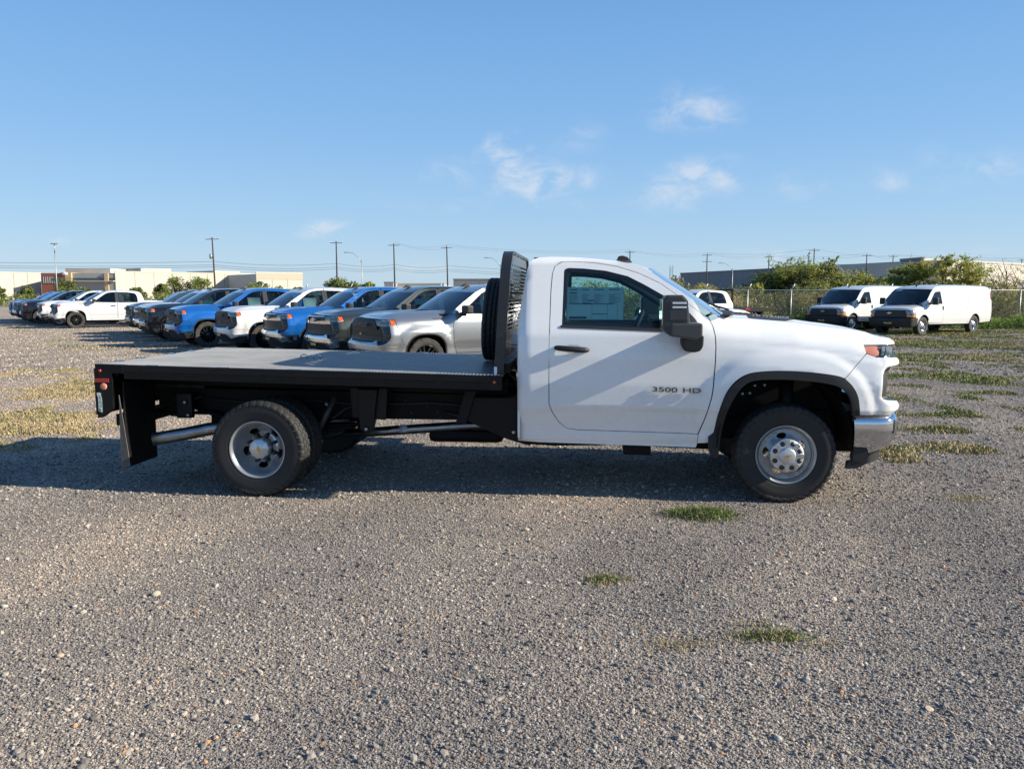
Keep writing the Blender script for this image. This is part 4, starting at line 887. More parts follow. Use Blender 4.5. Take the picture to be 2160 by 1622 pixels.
        tx = text_mesh('CHEVROLET', .105, .006, 1.35, .002); o = link('grille_lettering', tx, pm('letter_grey', (.09, .092, .095), .35, .4), T); o.matrix_local = Matrix.Translation((1.012, 0, 1.09)) @ Matrix.Rotation(R(90), 4, 'Z') @ Matrix.Rotation(R(90), 4, 'X')
        m = MB(); m.prism(bowtie(.13, .045), .995, 1.01, 'x'); m.bm.transform(Matrix.Translation((0, 0, .90))); m.build('emblem', GOLD, T)
    for z in (.68, .72, .76, .80, .84, .88):
        panel('grille_slat', zf([(1.04, z), (E2, z), (E2, z + .016), (1.04, z + .016)]), p2_, BLACKP, T, side=2, step=.15, off=-.006, depth=.02)
    bmp = panel('front_bumper', zf([(.485, .58), (.50, .47), (.70, .455), (.90, .42), (1.02, .40), (1.10, .45), (1.2, .50), (E2, .51), (E2, .635), (1.3, .65), (1.2, .685), (1.12, .65), (1.05, .61), (.95, .60)]), p2_, BC, T, side=2, step=.06, off=.012, depth=.05)
    panel('valance', zf([(.48, .46), (.46, .30), (.70, .28), (E2, .28), (E2, .50), (1.2, .49), (1.02, .40), (.70, .445)]), lambda a, b: (lambda p: (p[0] - .02, p[1] * .985, p[2]))(p2_(a, b)), BLACKP, T, side=2, step=.1, depth=.03)
    m = MB(); m.box(1.02, 1.035, -.16, .16, .50, .64, .004); pl = m.build('dealer_plate', PLATEG, T); m = MB(); m.box(1.0352, 1.037, -.12, .12, .545, .595); m.build('plate_print', pm('plate_ink', (.05, .035, .015), .5), pl)
    for sd in (0, 1):
        panel('arch_trim', arc2(0, .475, .50, .40) + arc2(0, .445, .475, .40, True), p2_, BLACKP, T, side=sd, step=.06, off=.004, depth=.04)
        s = -1 if sd == 0 else 1
        for ax in ((0,) if flatbed else (0, -3.745)):
            loft('wheel_liner', [[(ax - .50 * math.cos(t), s * .98, .36 + .56 * math.sin(t) ** .8), (ax - .50 * math.cos(t), s * .5, .36 + .56 * math.sin(t) ** .8)] for t in np.linspace(0, math.pi, 13)], CHASSIS, T)
        mm_ = MB(); yy = s * 1.19; mm_.box(-.90, -.76, yy - .13, yy + .13, 1.30, 1.47, .03); mm_.box(-.84, -.78, min(s * .95, s * 1.15), max(s * .95, s * 1.15), 1.25, 1.33, .015); mr = mm_.build('door_mirror', BLACKP, T)
        m = MB(); m.box(-.908, -.898, yy - .11, yy + .11, 1.32, 1.45, .004); m.build('mirror_glass', CHROME, mr)
    tx = text_mesh('SILVERADO', .055, .002, 1.5, .0008)
    o = link('badge', tx, pm('badge_grey', (.10, .105, .11), .3, .5), T); o.matrix_local = Matrix.Translation((-.40, HW2(-.4, 1.20) + .004, 1.215)) @ Matrix.Rotation(math.pi, 4, 'Z') @ Matrix.Rotation(R(84), 4, 'X')
    if not flatbed:
        bs = [(-3.24, .42), *[(x, z) for x, z in arc2(-3.745, .46, .49, .42)][::-1], (-4.6, .50), (-4.92, .56), (-4.935, 1.0), (-4.90, 1.35), (-3.24, 1.325)][::-1]
        for sd in (0, 1):
            panel('bed_side', bs, p2_, PT, T, side=sd, step=.11, depth=.07); s = -1 if sd == 0 else 1
            panel('tail_light', rounded([(-4.90, 1.0), (-4.80, 1.0), (-4.80, 1.28), (-4.885, 1.28)], .02), p2_, REDL, T, side=sd, step=.08, off=.003, depth=.02)
            panel('arch_trim', arc2(-3.745, .46, .49, .42) + arc2(-3.745, .43, .465, .42, True), p2_, BLACKP, T, side=sd, step=.06, off=.004, depth=.04)
        m = MB(); m.box(-4.93, -4.87, -.80, .80, .62, 1.34, .01); m.build('tailgate', PT, T)
        m = MB(); m.box(-4.90, -3.25, -.92, .92, .78, .82); m.box(-3.27, -3.24, -.92, .92, .78, 1.3); m.build('bed_floor', BLACKP, T)
        m = MB(); m.box(-5.05, -4.93, -.85, .85, .48, .62, .03); m.build('rear_bumper', CHROME, T)
    else:
        m = MB(); m.box(-5.95, -3.32, -1.15, 1.15, .90, 1.08, .01); m.box(-5.9, -3.3, -.5, .5, .62, .90); m.build('flat_bed', CHASSIS, T)
        m = MB(); m.box(-3.38, -3.30, -.9, -.82, 1.08, 1.93, .02); m.box(-3.38, -3.30, .82, .9, 1.08, 1.93, .02); m.box(-3.38, -3.30, -.9, .9, 1.85, 1.93, .02); m.box(-3.35, -3.33, -.83, .83, 1.08, 1.5); m.build('headboard', BEDBLK, T)
        m = MB(); m.box(-4.2, -3.9, 1.15, 1.156, 1.0, 1.06); m.build('tail_reflector', REDL, T)
    panel('cab_back', rounded([(-.95, .45), (.95, .45), (.95, 1.3), (.76, 1.76), (-.76, 1.76), (-.95, 1.3)], .05), lambda a, b: (-3.225 + .14 * ss(1.3, 1.75, b), -a, b), PT, T, holes=[rounded([(-.7, 1.36), (.7, 1.36), (.62, 1.70), (-.62, 1.70)], .05)], step=.3, depth=.02)
    panel('rear_window', rounded([(-.71, 1.35), (.71, 1.35), (.63, 1.71), (-.63, 1.71)], .05), lambda a, b: (-3.218 + .14 * ss(1.3, 1.75, b), -a, b), GLASSD, T, step=.4, depth=0)
    m = MB(); m.box(-3.2, -.55, -.90, .90, .40, .62); m.box(-.75, -.50, -.86, .86, .5, 1.26); m.prism([(-.6, 1.235), (-.85, 1.24), (-1.0, 1.12), (-.9, 1.0), (-.6, 1.0)], -.85, .85, 'y', .02); m.box(-4.9, .6, -.5, .5, .36, .60); m.build('cab_floor', INTER, T)
    for x in (-1.9, -2.9):
        for y in (-.45, .45):
            m = MB(); m.box(x, x + .5, y - .27, y + .27, .75, 1.0, .05); m.prism([(x - .1, .95), (x + .10, .95), (x - .02, 1.48), (x - .12, 1.48)], y - .26, y + .26, 'y', .04); m.box(x - .12, x - .03, y - .13, y + .13, 1.5, 1.66, .03); m.build('seat', INTERG if style != 'B' else INTER, T)
    m = MB(); m.tube([(-1.12 + .17 * math.cos(t) * .4, .40 + .19 * math.sin(t), 1.16 + .17 * math.cos(t)) for t in np.linspace(0, 2 * math.pi, 17)], .014, 6, False); m.build('steering_wheel', INTER, T)
    m = MB(); m.prism([(-1.55, 1.865), (-1.50, 1.915), (-1.44, 1.925), (-1.33, 1.86)], -.05, .05, 'y', .005); m.build('roof_antenna', BLACKP, T)
    for x in (0,) if False else (0, -3.745 if not flatbed else -4.2):
        for y in (-.86, .86): small_wheel(T, x, y, 'black' if style == 'A' else 'alloy')
    m = MB(); m.tube([(0, -.8, .41), (0, .8, .41)], .06, 8); m.tube([(-3.745, -.8, .41), (-3.745, .8, .41)], .06, 8); m.build('axle', CHASSIS, T)
    return T
def repaint(T, paint):
    for o in [T] + list(T.children_recursive):
        if o.type != 'MESH': continue
        for sl_ in o.material_slots:
            if sl_.material == PAINT['white'] and paint != 'white':
                sl_.link = 'OBJECT'; sl_.material = PAINT[paint]
def place(T, wheel, ang, lat=.99):
    T.rotation_euler = (0, 0, R(ang)); lx, ly_ = math.cos(R(ang + 90)), math.sin(R(ang + 90)); T.location = (wheel[0] - lx * lat, wheel[1] - ly_ * lat, 0)
protoA, protoB = pickup('A'), pickup('B')
G1 = 'pickups parked in the row behind the flatbed'
ROW = [  # style, paint, front-left wheel position, heading, label
 ('A', 'silver', (-1.72, 16.2), -148, 'silver pickup with black grille parked nearest, behind the spare tyre'),
 ('B', 'green', (-3.30, 18.8), -147, 'dark grey-green pickup with chrome bumper beside the silver pickup'),
 ('B', 'blue', (-5.12, 21.2), -147, 'blue pickup with chrome grille bars and chrome bumper'),
 ('A', 'white', (-7.15, 23.3), -147, 'white pickup with black grille between two blue pickups'),
 ('A', 'blue', (-9.75, 25.9), -147, 'blue pickup with black grille and black wheels beside the black pickup'),
 ('A', 'black', (-12.1, 29.0), -147, 'black pickup beside a blue one, last before the gap in the row'),
 ('B', 'white', (-13.45, 31.6), -147, 'white pickup mostly hidden behind the near black pickup, chrome bumper'),
 ('A', 'grey', (-15.1, 34.2), -147, 'graphite pickup whose grille shows left of the near black pickup'),
 ('A', 'white', (-21.8, 40.4), -146, 'white pickup with black wheels standing forward in the gap, seen side-on'),
 ('B', 'white', (-24.3, 43.4), -147, 'white pickup half hidden behind the side-on white pickup, chrome bumper'),
 ('A', 'black', (-26.8, 46.0), -147, 'black pickup in the far group between a white and a navy one'),
 ('A', 'navy', (-28.4, 48.2), -147, 'navy blue pickup in the far group, dark grille'),
 ('B', 'grey', (-29.9, 50.4), -147, 'graphite pickup with chrome bumper in the far group'),
 ('B', 'blue', (-31.8, 53.0), -147, 'bright blue pickup at the far left end of the row'),
 ('A', 'grey', (-19.5, 47.5), -147, 'graphite pickup standing behind the side-on white pickup'),
 ('B', 'black', (-22.5, 51.5), -147, 'black pickup at the back, seen over the white roofs')]
used = {}
for st_, paint, wp_, ang, lab in ROW:
    base = protoA if st_ == 'A' else protoB
    T = base if st_ not in used else copy_tree(base); used[st_] = 1
    place(T, wp_, ang + random.Random(len(lab) * 7).uniform(-1.8, 1.8)); tag(T, lab, 'pickup', G1); T['_p'] = paint
ALLT = [o for o in bpy.data.objects if '_p' in o]
for T in ALLT: repaint(T, T['_p']); del T['_p']
for k_, T in enumerate(ALLT):   # price sheets hang in some of the windows
    if k_ % 3 == 2: continue
    x0 = -1.75 + .1 * (k_ % 2)
    panel('window_sticker', [(x0, 1.34), (x0 + .42, 1.34), (x0 + .42, 1.60), (x0, 1.60)], p2_, PAPER, T, side=1, step=.3, off=-.03, depth=.001)
FBT = pickup('W', flatbed=True); FBT.name = 'crew_cab_truck'
place(FBT, (7.2, 34.6), -147); tag(FBT, 'white crew-cab truck with black flatbed parked by the chain-link fence', 'truck')

# ------------------------------------------------------------------ cargo vans
ZT3 = table([-.3, -.1, .2, .5, .68, .78], [1.28, 1.265, 1.22, 1.16, 1.11, 1.06], .02)
TC3 = table([.3, .42, .55, .70, .98, 1.02, 1.06, 1.3, 1.9, 2.02, 2.10], [.90, .945, .965, .985, .995, 1.003, .99, .975, .865, .80, .66], .010)
TF3 = table([-.1, 0, .02, .06, .12, .2, .35], [.62, .74, .82, .89, .94, .965, 1.0], .01)
def HW3(x, z):
    c = TC3(z)
    if x < -5.28: c -= .06 * ((-5.28 - x) / .09) ** 2
    b = ss(-.25, -.05, x)
    if b > 0: c = c * (1 - b) + min(c, TF3(ZT3(x) - z)) * b
    if z < 1.1:
        for ax in (0, -3.94):
            q = ((abs(x - ax) / .46) ** 2.3 + (max(0, z - .36) / .52) ** 2.3) ** (1 / 2.3); c += .02 * ss(1.3, 1.1, q)
    return c
X3 = table([.3, .40, .60, .72, .75, 1.0, 1.06], [.80, .84, .86, .86, .80, .79, .77], .008)
S3 = Shell(HW3, X3, .80, .16, .98, .06); p3_ = S3.pt; E3 = S3.end
TYV = tyre_mesh(.385, .225, .245, 60, True); TYV.materials.append(RUBBERG)
def arc3(ax, r, rz, z0, rev=False):
    pts = [(ax + r * math.cos(t), .36 + rz * math.sin(t)) for t in np.linspace(math.pi, 0, 17)]; pts[0] = (ax - r, z0); pts[-1] = (ax + r, z0); return pts[::-1] if rev else pts
def van():
    T = empty('cargo_van'); PT = PAINT['white']
    roofl = [(-.02, 1.262), (-.30, 1.50), (-.62, 1.80), (-.80, 1.92), (-1.05, 2.005), (-1.5, 2.05), (-2.5, 2.075), (-4.0, 2.07), (-5.0, 2.05), (-5.18, 2.0), (-5.27, 1.90), (-5.33, 1.5), (-5.365, 1.0), (-5.37, .50)]
    W3 = rounded([(-.36, 1.29), (-.79, 1.72), (-.92, 1.80), (-1.30, 1.82), (-1.36, 1.29)], [.02, .03, .02, .04, .03])
    dr = [(-.36, .52), (-.36, .85), (-.18, 1.12), (-.20, 1.26), (-.72, 1.78), (-.90, 1.865), (-1.36, 1.875), (-1.45, 1.30), (-1.46, .50)][::-1]
    body = [(-5.36, .50), (-4.48, .46), *arc3(-3.94, .45, .50, .44), (-3.4, .43), (-.5, .46), (-.46, .50), (-1.468, .494), (-1.458, 1.30), (-1.366, 1.883), (-.90, 1.873), (-.715, 1.787), (-.195, 1.268), (-.16, 1.25)] + roofl[:-1]
    for sd in (0, 1):
        panel('body_side', body, p3_, PT, T, side=sd, step=.12, depth=.03)
        d = panel('door', shrink(dr, .004), p3_, PT, T, side=sd, holes=[W3], step=.1, depth=.03)
        panel('window_frame', shrink(W3, -.002), p3_, GLOSSB, d, side=sd, holes=[shrink(W3, .02)], step=.1, off=-.006, depth=.02)
        panel('window_glass', shrink(W3, .014), p3_, GLASSF, d, side=sd, step=.4, off=-.014, depth=0)
        s = -1 if sd == 0 else 1
        m = MB(); y = s * (HW3(-1.38, 1.1) + .012); m.box(-1.415, -1.36, y - .012, y + .012, 1.03, 1.20, .008); m.build('handle', BLACKP, d)
        fen = [(-.49, .46), *arc3(0, .44, .50, .44), (.48, .62), (.54, .74), (.55, 1.05), (.70, 1.06), (.66, 1.085), (.5, 1.145), (.2, 1.205), (-.05, 1.25), (-.175, 1.245), (-.172, 1.12), (-.352, .85), (-.352, .52)]
        panel('fender', fen, p3_, PT, T, side=sd, step=.08, depth=.03)
        # pressed frames and seams of the blank load-bay side
        for x0, x1 in ((-1.62, -2.62), (-2.74, -3.30), (-3.42, -4.92)):
            o = rounded([(x0, 1.22), (x0 - .02, 1.86), (x1 + .02, 1.86), (x1, 1.22)], .06)[::-1]
            panel('pressed_frame', o, p3_, PT, T, side=sd, holes=[shrink(o, .022)], step=.2, off=.009, depth=.012)
        for x in (-2.68, -3.36): panel('seam', [(x - .007, .56), (x + .007, .56), (x + .007, 1.95), (x - .007, 1.95)], p3_, GAPM, T, side=sd, step=.3, off=.001, depth=0)
        panel('fuel_flap', rounded([(-2.50, .74), (-2.36, .74), (-2.36, .88), (-2.50, .88)], .05), p3_, PT, T, side=sd, step=.1, off=.004, depth=.006)
        loft('wheel_liner', [[(-.46 * math.cos(t), s * .96, .36 + .52 * math.sin(t)), (-.46 * math.cos(t), s * .5, .36 + .52 * math.sin(t))] for t in np.linspace(0, math.pi, 11)], CHASSIS, T)
        loft('wheel_liner', [[(-3.94 - .46 * math.cos(t), s * .96, .36 + .52 * math.sin(t)), (-3.94 - .46 * math.cos(t), s * .5, .36 + .52 * math.sin(t))] for t in np.linspace(0, math.pi, 11)], CHASSIS, T)
        m = MB(); yy = s * 1.20; m.box(-.52, -.40, yy - .11, yy + .11, 1.26, 1.55, .03); m.box(-.48, -.42, min(s * .94, s * 1.14), max(s * .94, s * 1.14), 1.28, 1.34, .01); m.prism([(-.25, 1.27), (-.5, 1.27), (-.50, 1.42)], s * .965 - .02, s * .965 + .02, 'y'); m.build('door_mirror', BLACKP, T)
        hl = panel('headlight', [(.555, 1.045), (.555, .86), (.98, .86), (.99, 1.045)][::1], p3_, pm('van_lamp', (.22, .25, .30), .15, .4, var=(12, .6)), T, side=sd, step=.08, off=.004, depth=.02)
        m_ = p3_(.80, .96); q = MB(); q.lathe([(0, .0), (.05, -.01), (.055, .01)], 12, 'x', (m_[0] - .0, m_[1] if s < 0 else -m_[1], .96)); q.build('lamp_reflector', SATIN, hl)
        panel('turn_signal', [(.555, .85), (.555, .755), (.98, .755), (.99, .85)], p3_, pm('van_amber', (.72, .25, .02), .2, coat=.8), T, side=sd, step=.08, off=.005, depth=.02)
        panel('tail_light', [(-5.345, 1.45), (-5.25, 1.45), (-5.22, 1.80), (-5.29, 1.80)], p3_, REDL, T, side=sd, step=.08, off=.003, depth=.02)
        for x in (0, -3.94): small_wheel(T, x, s * .85, 'steel', .385, TYV)
    rows = []
    for x, z in [(-.76, 1.895), (-.80, 1.92), (-1.05, 2.005), (-1.5, 2.05), (-2.5, 2.075), (-4.0, 2.07), (-5.0, 2.05), (-5.18, 2.0), (-5.27, 1.90)]:
        h = HW3(x, z); f = ss(-.76, -1.05, x); rows.append([(x + .14 * (1 - (t / 8 - 1) ** 2) * (1 - f), h * (t / 8 - 1), z + .045 * (1 - abs(t / 8 - 1) ** 3) * (.4 + .6 * f)) for t in range(17)])
    loft('roof', rows, PT, T)
    ap = [Vector((-.02, -HW3(-.1, 1.26), 1.262)), Vector((-.30, -HW3(-.3, 1.5), 1.502)), Vector((-.79, -HW3(-.8, 1.92), 1.915))]
    def wp(k, t):
        p = ap[0].lerp(ap[1], k * 2) if k < .5 else ap[1].lerp(ap[2], k * 2 - 1); b = 1 - t * t
        return (p.x + .17 * b * (1 - .3 * k), -p.y * t, p.z + .02 * b)
    loft('windscreen', [[wp(i / 8, t / 8 - 1) for t in range(17)] for i in range(9)], GLASSF, T)
    def hp(x, t):
        z = ZT3(x) - .012 + .035 * (1 - t ** 4); return (x + .08 * (1 - t * t) * ss(.1, .7, x), t * .83, z)
    loft('hood', [[hp(-.06 + .78 * i / 12, t / 10 - 1) for t in range(21)] for i in range(13)], PT, T)
    panel('hood_lip', [(.70, 1.05), (.66, 1.085), (.80, 1.085), (E3, 1.10), (E3, 1.05)], p3_, PT, T, side=2, step=.1, depth=.03)
    m = MB(); m.tube([(.12, -.6, 1.285), (.10, .1, 1.32), (.06, .6, 1.31)], .012, 5); m.build('wiper', BLACKP, T)
    panel('grille', [(.90, .74), (.90, 1.05), (E3, 1.05), (E3, .74)], p3_, pm('grille_black', (.012, .012, .013), .45), T, side=2, step=.1, off=-.004, depth=.02)
    for z in (.80, .86, .97, 1.02): panel('grille_slat', [(.995, z), (E3, z), (E3, z + .015), (.995, z + .015)], p3_, GREYP, T, side=2, step=.15, off=.004, depth=.015)
    m = MB(); m.prism(bowtie(.24, .085), .862, .885, 'x'); m.bm.transform(Matrix.Translation((0, 0, .92))); m.build('emblem', pm('champagne_emblem', (.65, .58, .45), .3, .6), T)
    panel('front_bumper', [(.46, .72), (.46, .40), (.70, .34), (E3, .34), (E3, .72)], lambda a, b: (lambda p: (p[0] + .06 * ss(.4, .8, a), p[1] * 1.02, p[2]))(p3_(a, b)), BLACKP, T, side=2, step=.08, depth=.05)
    m = MB(); m.box(.955, .972, -.17, .17, .48, .64, .004); pl = m.build('dealer_plate', PLATEG, T); m = MB(); m.box(.9722, .974, -.12, .12, .53, .59); m.build('plate_print', pm('plate_ink', (.05, .035, .015), .5), pl)
    m = MB(); m.box(-5.40, -5.33, -.86, .86, .48, 1.98, .02); m.build('rear_door', PT, T)
    m = MB(); m.box(-5.52, -5.38, -.95, .95, .46, .62, .03); m.build('rear_bumper', BLACKP, T)
    m = MB(); m.box(-5.3, .5, -.55, .55, .36, .56); m.box(-5.2, -.2, -.9, .9, .56, .62); m.box(-1.62, -1.58, -.8, .8, .6, 1.75); m.prism([(.0, 1.25), (-.3, 1.27), (-.5, 1.15), (-.3, .9), (0, .9)], -.85, .85, 'y', .02); m.build('cab_floor', INTER, T)
    for y in (-.45, .45):
        m = MB(); m.box(-1.3, -.8, y - .25, y + .25, .8, 1.05, .05); m.prism([(-1.38, 1.0), (-1.2, 1.0), (-1.3, 1.55), (-1.4, 1.55)], y - .24, y + .24, 'y', .04); m.build('seat', INTER, T)
    m = MB(); m.prism([(-1.15, 2.03), (-1.10, 2.10), (-1.04, 2.10), (-.95, 2.03)], -.04, .04, 'y', .005); m.build('roof_antenna', BLACKP, T)
    return T
V1 = van(); V2 = copy_tree(V1)
place(V1, (17.05, 33.5), -147.5, .97); tag(V1, 'white cargo van in front, whole left side and gold plate showing', 'van', 'white cargo vans by the fence')
place(V2, (15.6, 37.0), -147.5, .97); tag(V2, 'white cargo van partly hidden behind the nearer van', 'van', 'white cargo vans by the fence')
# ------------------------------------------------------------------ a low white car, only its roof shows over the bonnet
def sedan():
    T = empty('white_car'); PT = PAINT['white']
    tc = table([.2, .35, .6, .8, .93, 1.0, 1.40, 1.45], [.84, .87, .90, .905, .88, .85, .62, .5], .01)
    f = lambda x, z: tc(z) - .05 * ss(.3, .75, x) - .05 * ss(-3.1, -3.6, x)
    sp_ = lambda a, b: (a, -f(a, b), b)
    out = [(-3.65, .40), *[(-2.75 + .36 * math.cos(t), .32 + .38 * math.sin(t)) for t in np.linspace(math.pi, 0, 11)], *[(.36 * math.cos(t), .32 + .38 * math.sin(t)) for t in np.linspace(math.pi, 0, 11)], (.75, .35), (.82, .62), (.60, .80), (.1, .90), (-.45, .97), (-.9, 1.22), (-1.25, 1.37), (-1.7, 1.42), (-2.2, 1.38), (-2.75, 1.18), (-3.1, 1.05), (-3.6, 1.0), (-3.70, .8)]
    w1 = rounded([(-.72, 1.0), (-1.22, 1.30), (-1.55, 1.355), (-1.6, 1.0)], .03)[::-1]; w2 = rounded([(-1.68, 1.0), (-1.66, 1.355), (-2.1, 1.32), (-2.6, 1.12), (-2.65, 1.03)], .03)[::1]
    for sd in (0, 1):
        b = panel('body_side', out, sp_, PT, T, side=sd, holes=[w1, w2], step=.12, depth=.03)
        for w_ in (w1, w2): panel('window_glass', shrink(w_, -.003), sp_, GLASSD, T, side=sd, step=.3, off=-.012, depth=0)
    def across(name, pts, mat, crown):
        loft(name, [[(x, f(x, z) * (t / 6 - 1), z + crown * (1 - (t / 6 - 1) ** 4)) for t in range(13)] for x, z in pts], mat, T)
    across('hood', [(.82, .62), (.60, .80), (.1, .90), (-.45, .97)], PT, .03); across('windscreen', [(-.45, .97), (-.9, 1.22), (-1.25, 1.37)], GLASSD, .03)
    across('roof', [(-1.25, 1.37), (-1.5, 1.41), (-1.7, 1.42), (-2.0, 1.40), (-2.2, 1.38)], PT, .03); across('rear_window', [(-2.2, 1.38), (-2.75, 1.18), (-3.0, 1.08)], GLASSD, .03)
    across('boot_lid', [(-3.0, 1.08), (-3.1, 1.05), (-3.6, 1.0), (-3.70, .8), (-3.65, .4)], PT, .02); across('front_bumper', [(.75, .35), (.84, .5), (.82, .62)], PT, .0)
    for sd in (0, 1):
        panel('headlight', [(.52, .66), (.78, .64), (.74, .74), (.55, .77)], sp_, pm('lamp_silver', (.50, .52, .55), .25, .2), T, side=sd, step=.1, off=.004, depth=.01); panel('tail_light', [(-3.66, .80), (-3.42, .82), (-3.45, .93), (-3.62, .93)], sp_, REDL, T, side=sd, step=.1, off=.004, depth=.01)
        s = -1 if sd == 0 else 1; m = MB(); m.box(-.80, -.68, s * .95 - .08, s * .95 + .08, .99, 1.10, .03); m.build('door_mirror', PT, T)
        for x_ in (-.62, -1.64, -2.62): panel('seam', [(x_ - .004, .42), (x_ + .004, .42), (x_ + .004, .96), (x_ - .004, .96)], sp_, GAPM, T, side=sd, step=.3, off=.001, depth=0)
    m = MB(); m.box(.80, .855, -.45, .45, .42, .60, .02); m.build('grille', GLOSSB, T)
    m = MB(); m.box(-3.5, .6, -.75, .75, .22, .8); m.build('floor_pan', INTER, T)
    ty = tyre_mesh(.33, .21, .21, 40, False); ty.materials.append(RUBBERG)
    for x in (0, -2.75):
        for y in (-.78, .78): small_wheel(T, x, y, 'steel', .33, ty)
    return T
SD = sedan(); place(SD, (2.75, 14.7), -150, .8); tag(SD, 'low white car mostly hidden behind the flatbed truck bonnet', 'car')
# ================================================================== ground
def macro(N, L, P):
    """wide tonal drift of the lot: tan fines, darker chips, paler compacted wheel tracks"""
    def ramp(src, stops):
        r = N.new('ShaderNodeValToRGB'); e = r.color_ramp.elements
        while len(e) < len(stops): e.new(.5)
        for q, (p, c) in zip(e, stops): q.position = p; q.color = (*[v / 2 for v in c], 1)
        L.new(src, r.inputs[0]); return r.outputs[0]
    def noise(sc, det, ro):
        n = N.new('ShaderNodeTexNoise'); n.inputs['Scale'].default_value = sc; n.inputs['Detail'].default_value = det; n.inputs['Roughness'].default_value = ro; L.new(P, n.inputs[0]); return n.outputs['Fac']
    sx = N.new('ShaderNodeSeparateXYZ'); L.new(P, sx.inputs[0]); ma = N.new('ShaderNodeMath'); ma.operation = 'MULTIPLY_ADD'; L.new(sx.outputs[0], ma.inputs[0]); ma.inputs[1].default_value = -.012; L.new(noise(.22, 5, .55), ma.inputs[2])
    c1 = ramp(ma.outputs[0], [(.34, (.86, .87, .90)), (.50, (1.04, 1.03, 1.02)), (.64, (1.34, 1.26, 1.17))])
    c2 = ramp(noise(.75, 6, .62), [(.32, (.88, .88, .90)), (.5, (1.03, 1.03, 1.03)), (.68, (1.16, 1.15, 1.13))])
    mp = N.new('ShaderNodeMapping'); mp.inputs['Rotation'].default_value = (0, 0, R(28)); L.new(P, mp.inputs[0]); wv = N.new('ShaderNodeTexWave'); wv.inputs['Scale'].default_value = .17; wv.inputs['Distortion'].default_value = 5; wv.inputs['Detail'].default_value = 3; wv.inputs['Detail Scale'].default_value = .6; L.new(mp.outputs[0], wv.inputs[0])
    c3 = ramp(wv.outputs['Fac'], [(.40, (.95, .96, .98)), (.90, (1.10, 1.09, 1.08))]); o = c1
    for c in (c2, c3):
        v = N.new('ShaderNodeVectorMath'); v.operation = 'MULTIPLY'; L.new(o, v.inputs[0]); L.new(c, v.inputs[1]); o = v.outputs[0]
    v = N.new('ShaderNodeVectorMath'); v.operation = 'SCALE'; L.new(o, v.inputs[0]); v.inputs['Scale'].default_value = 8; return v.outputs[0]
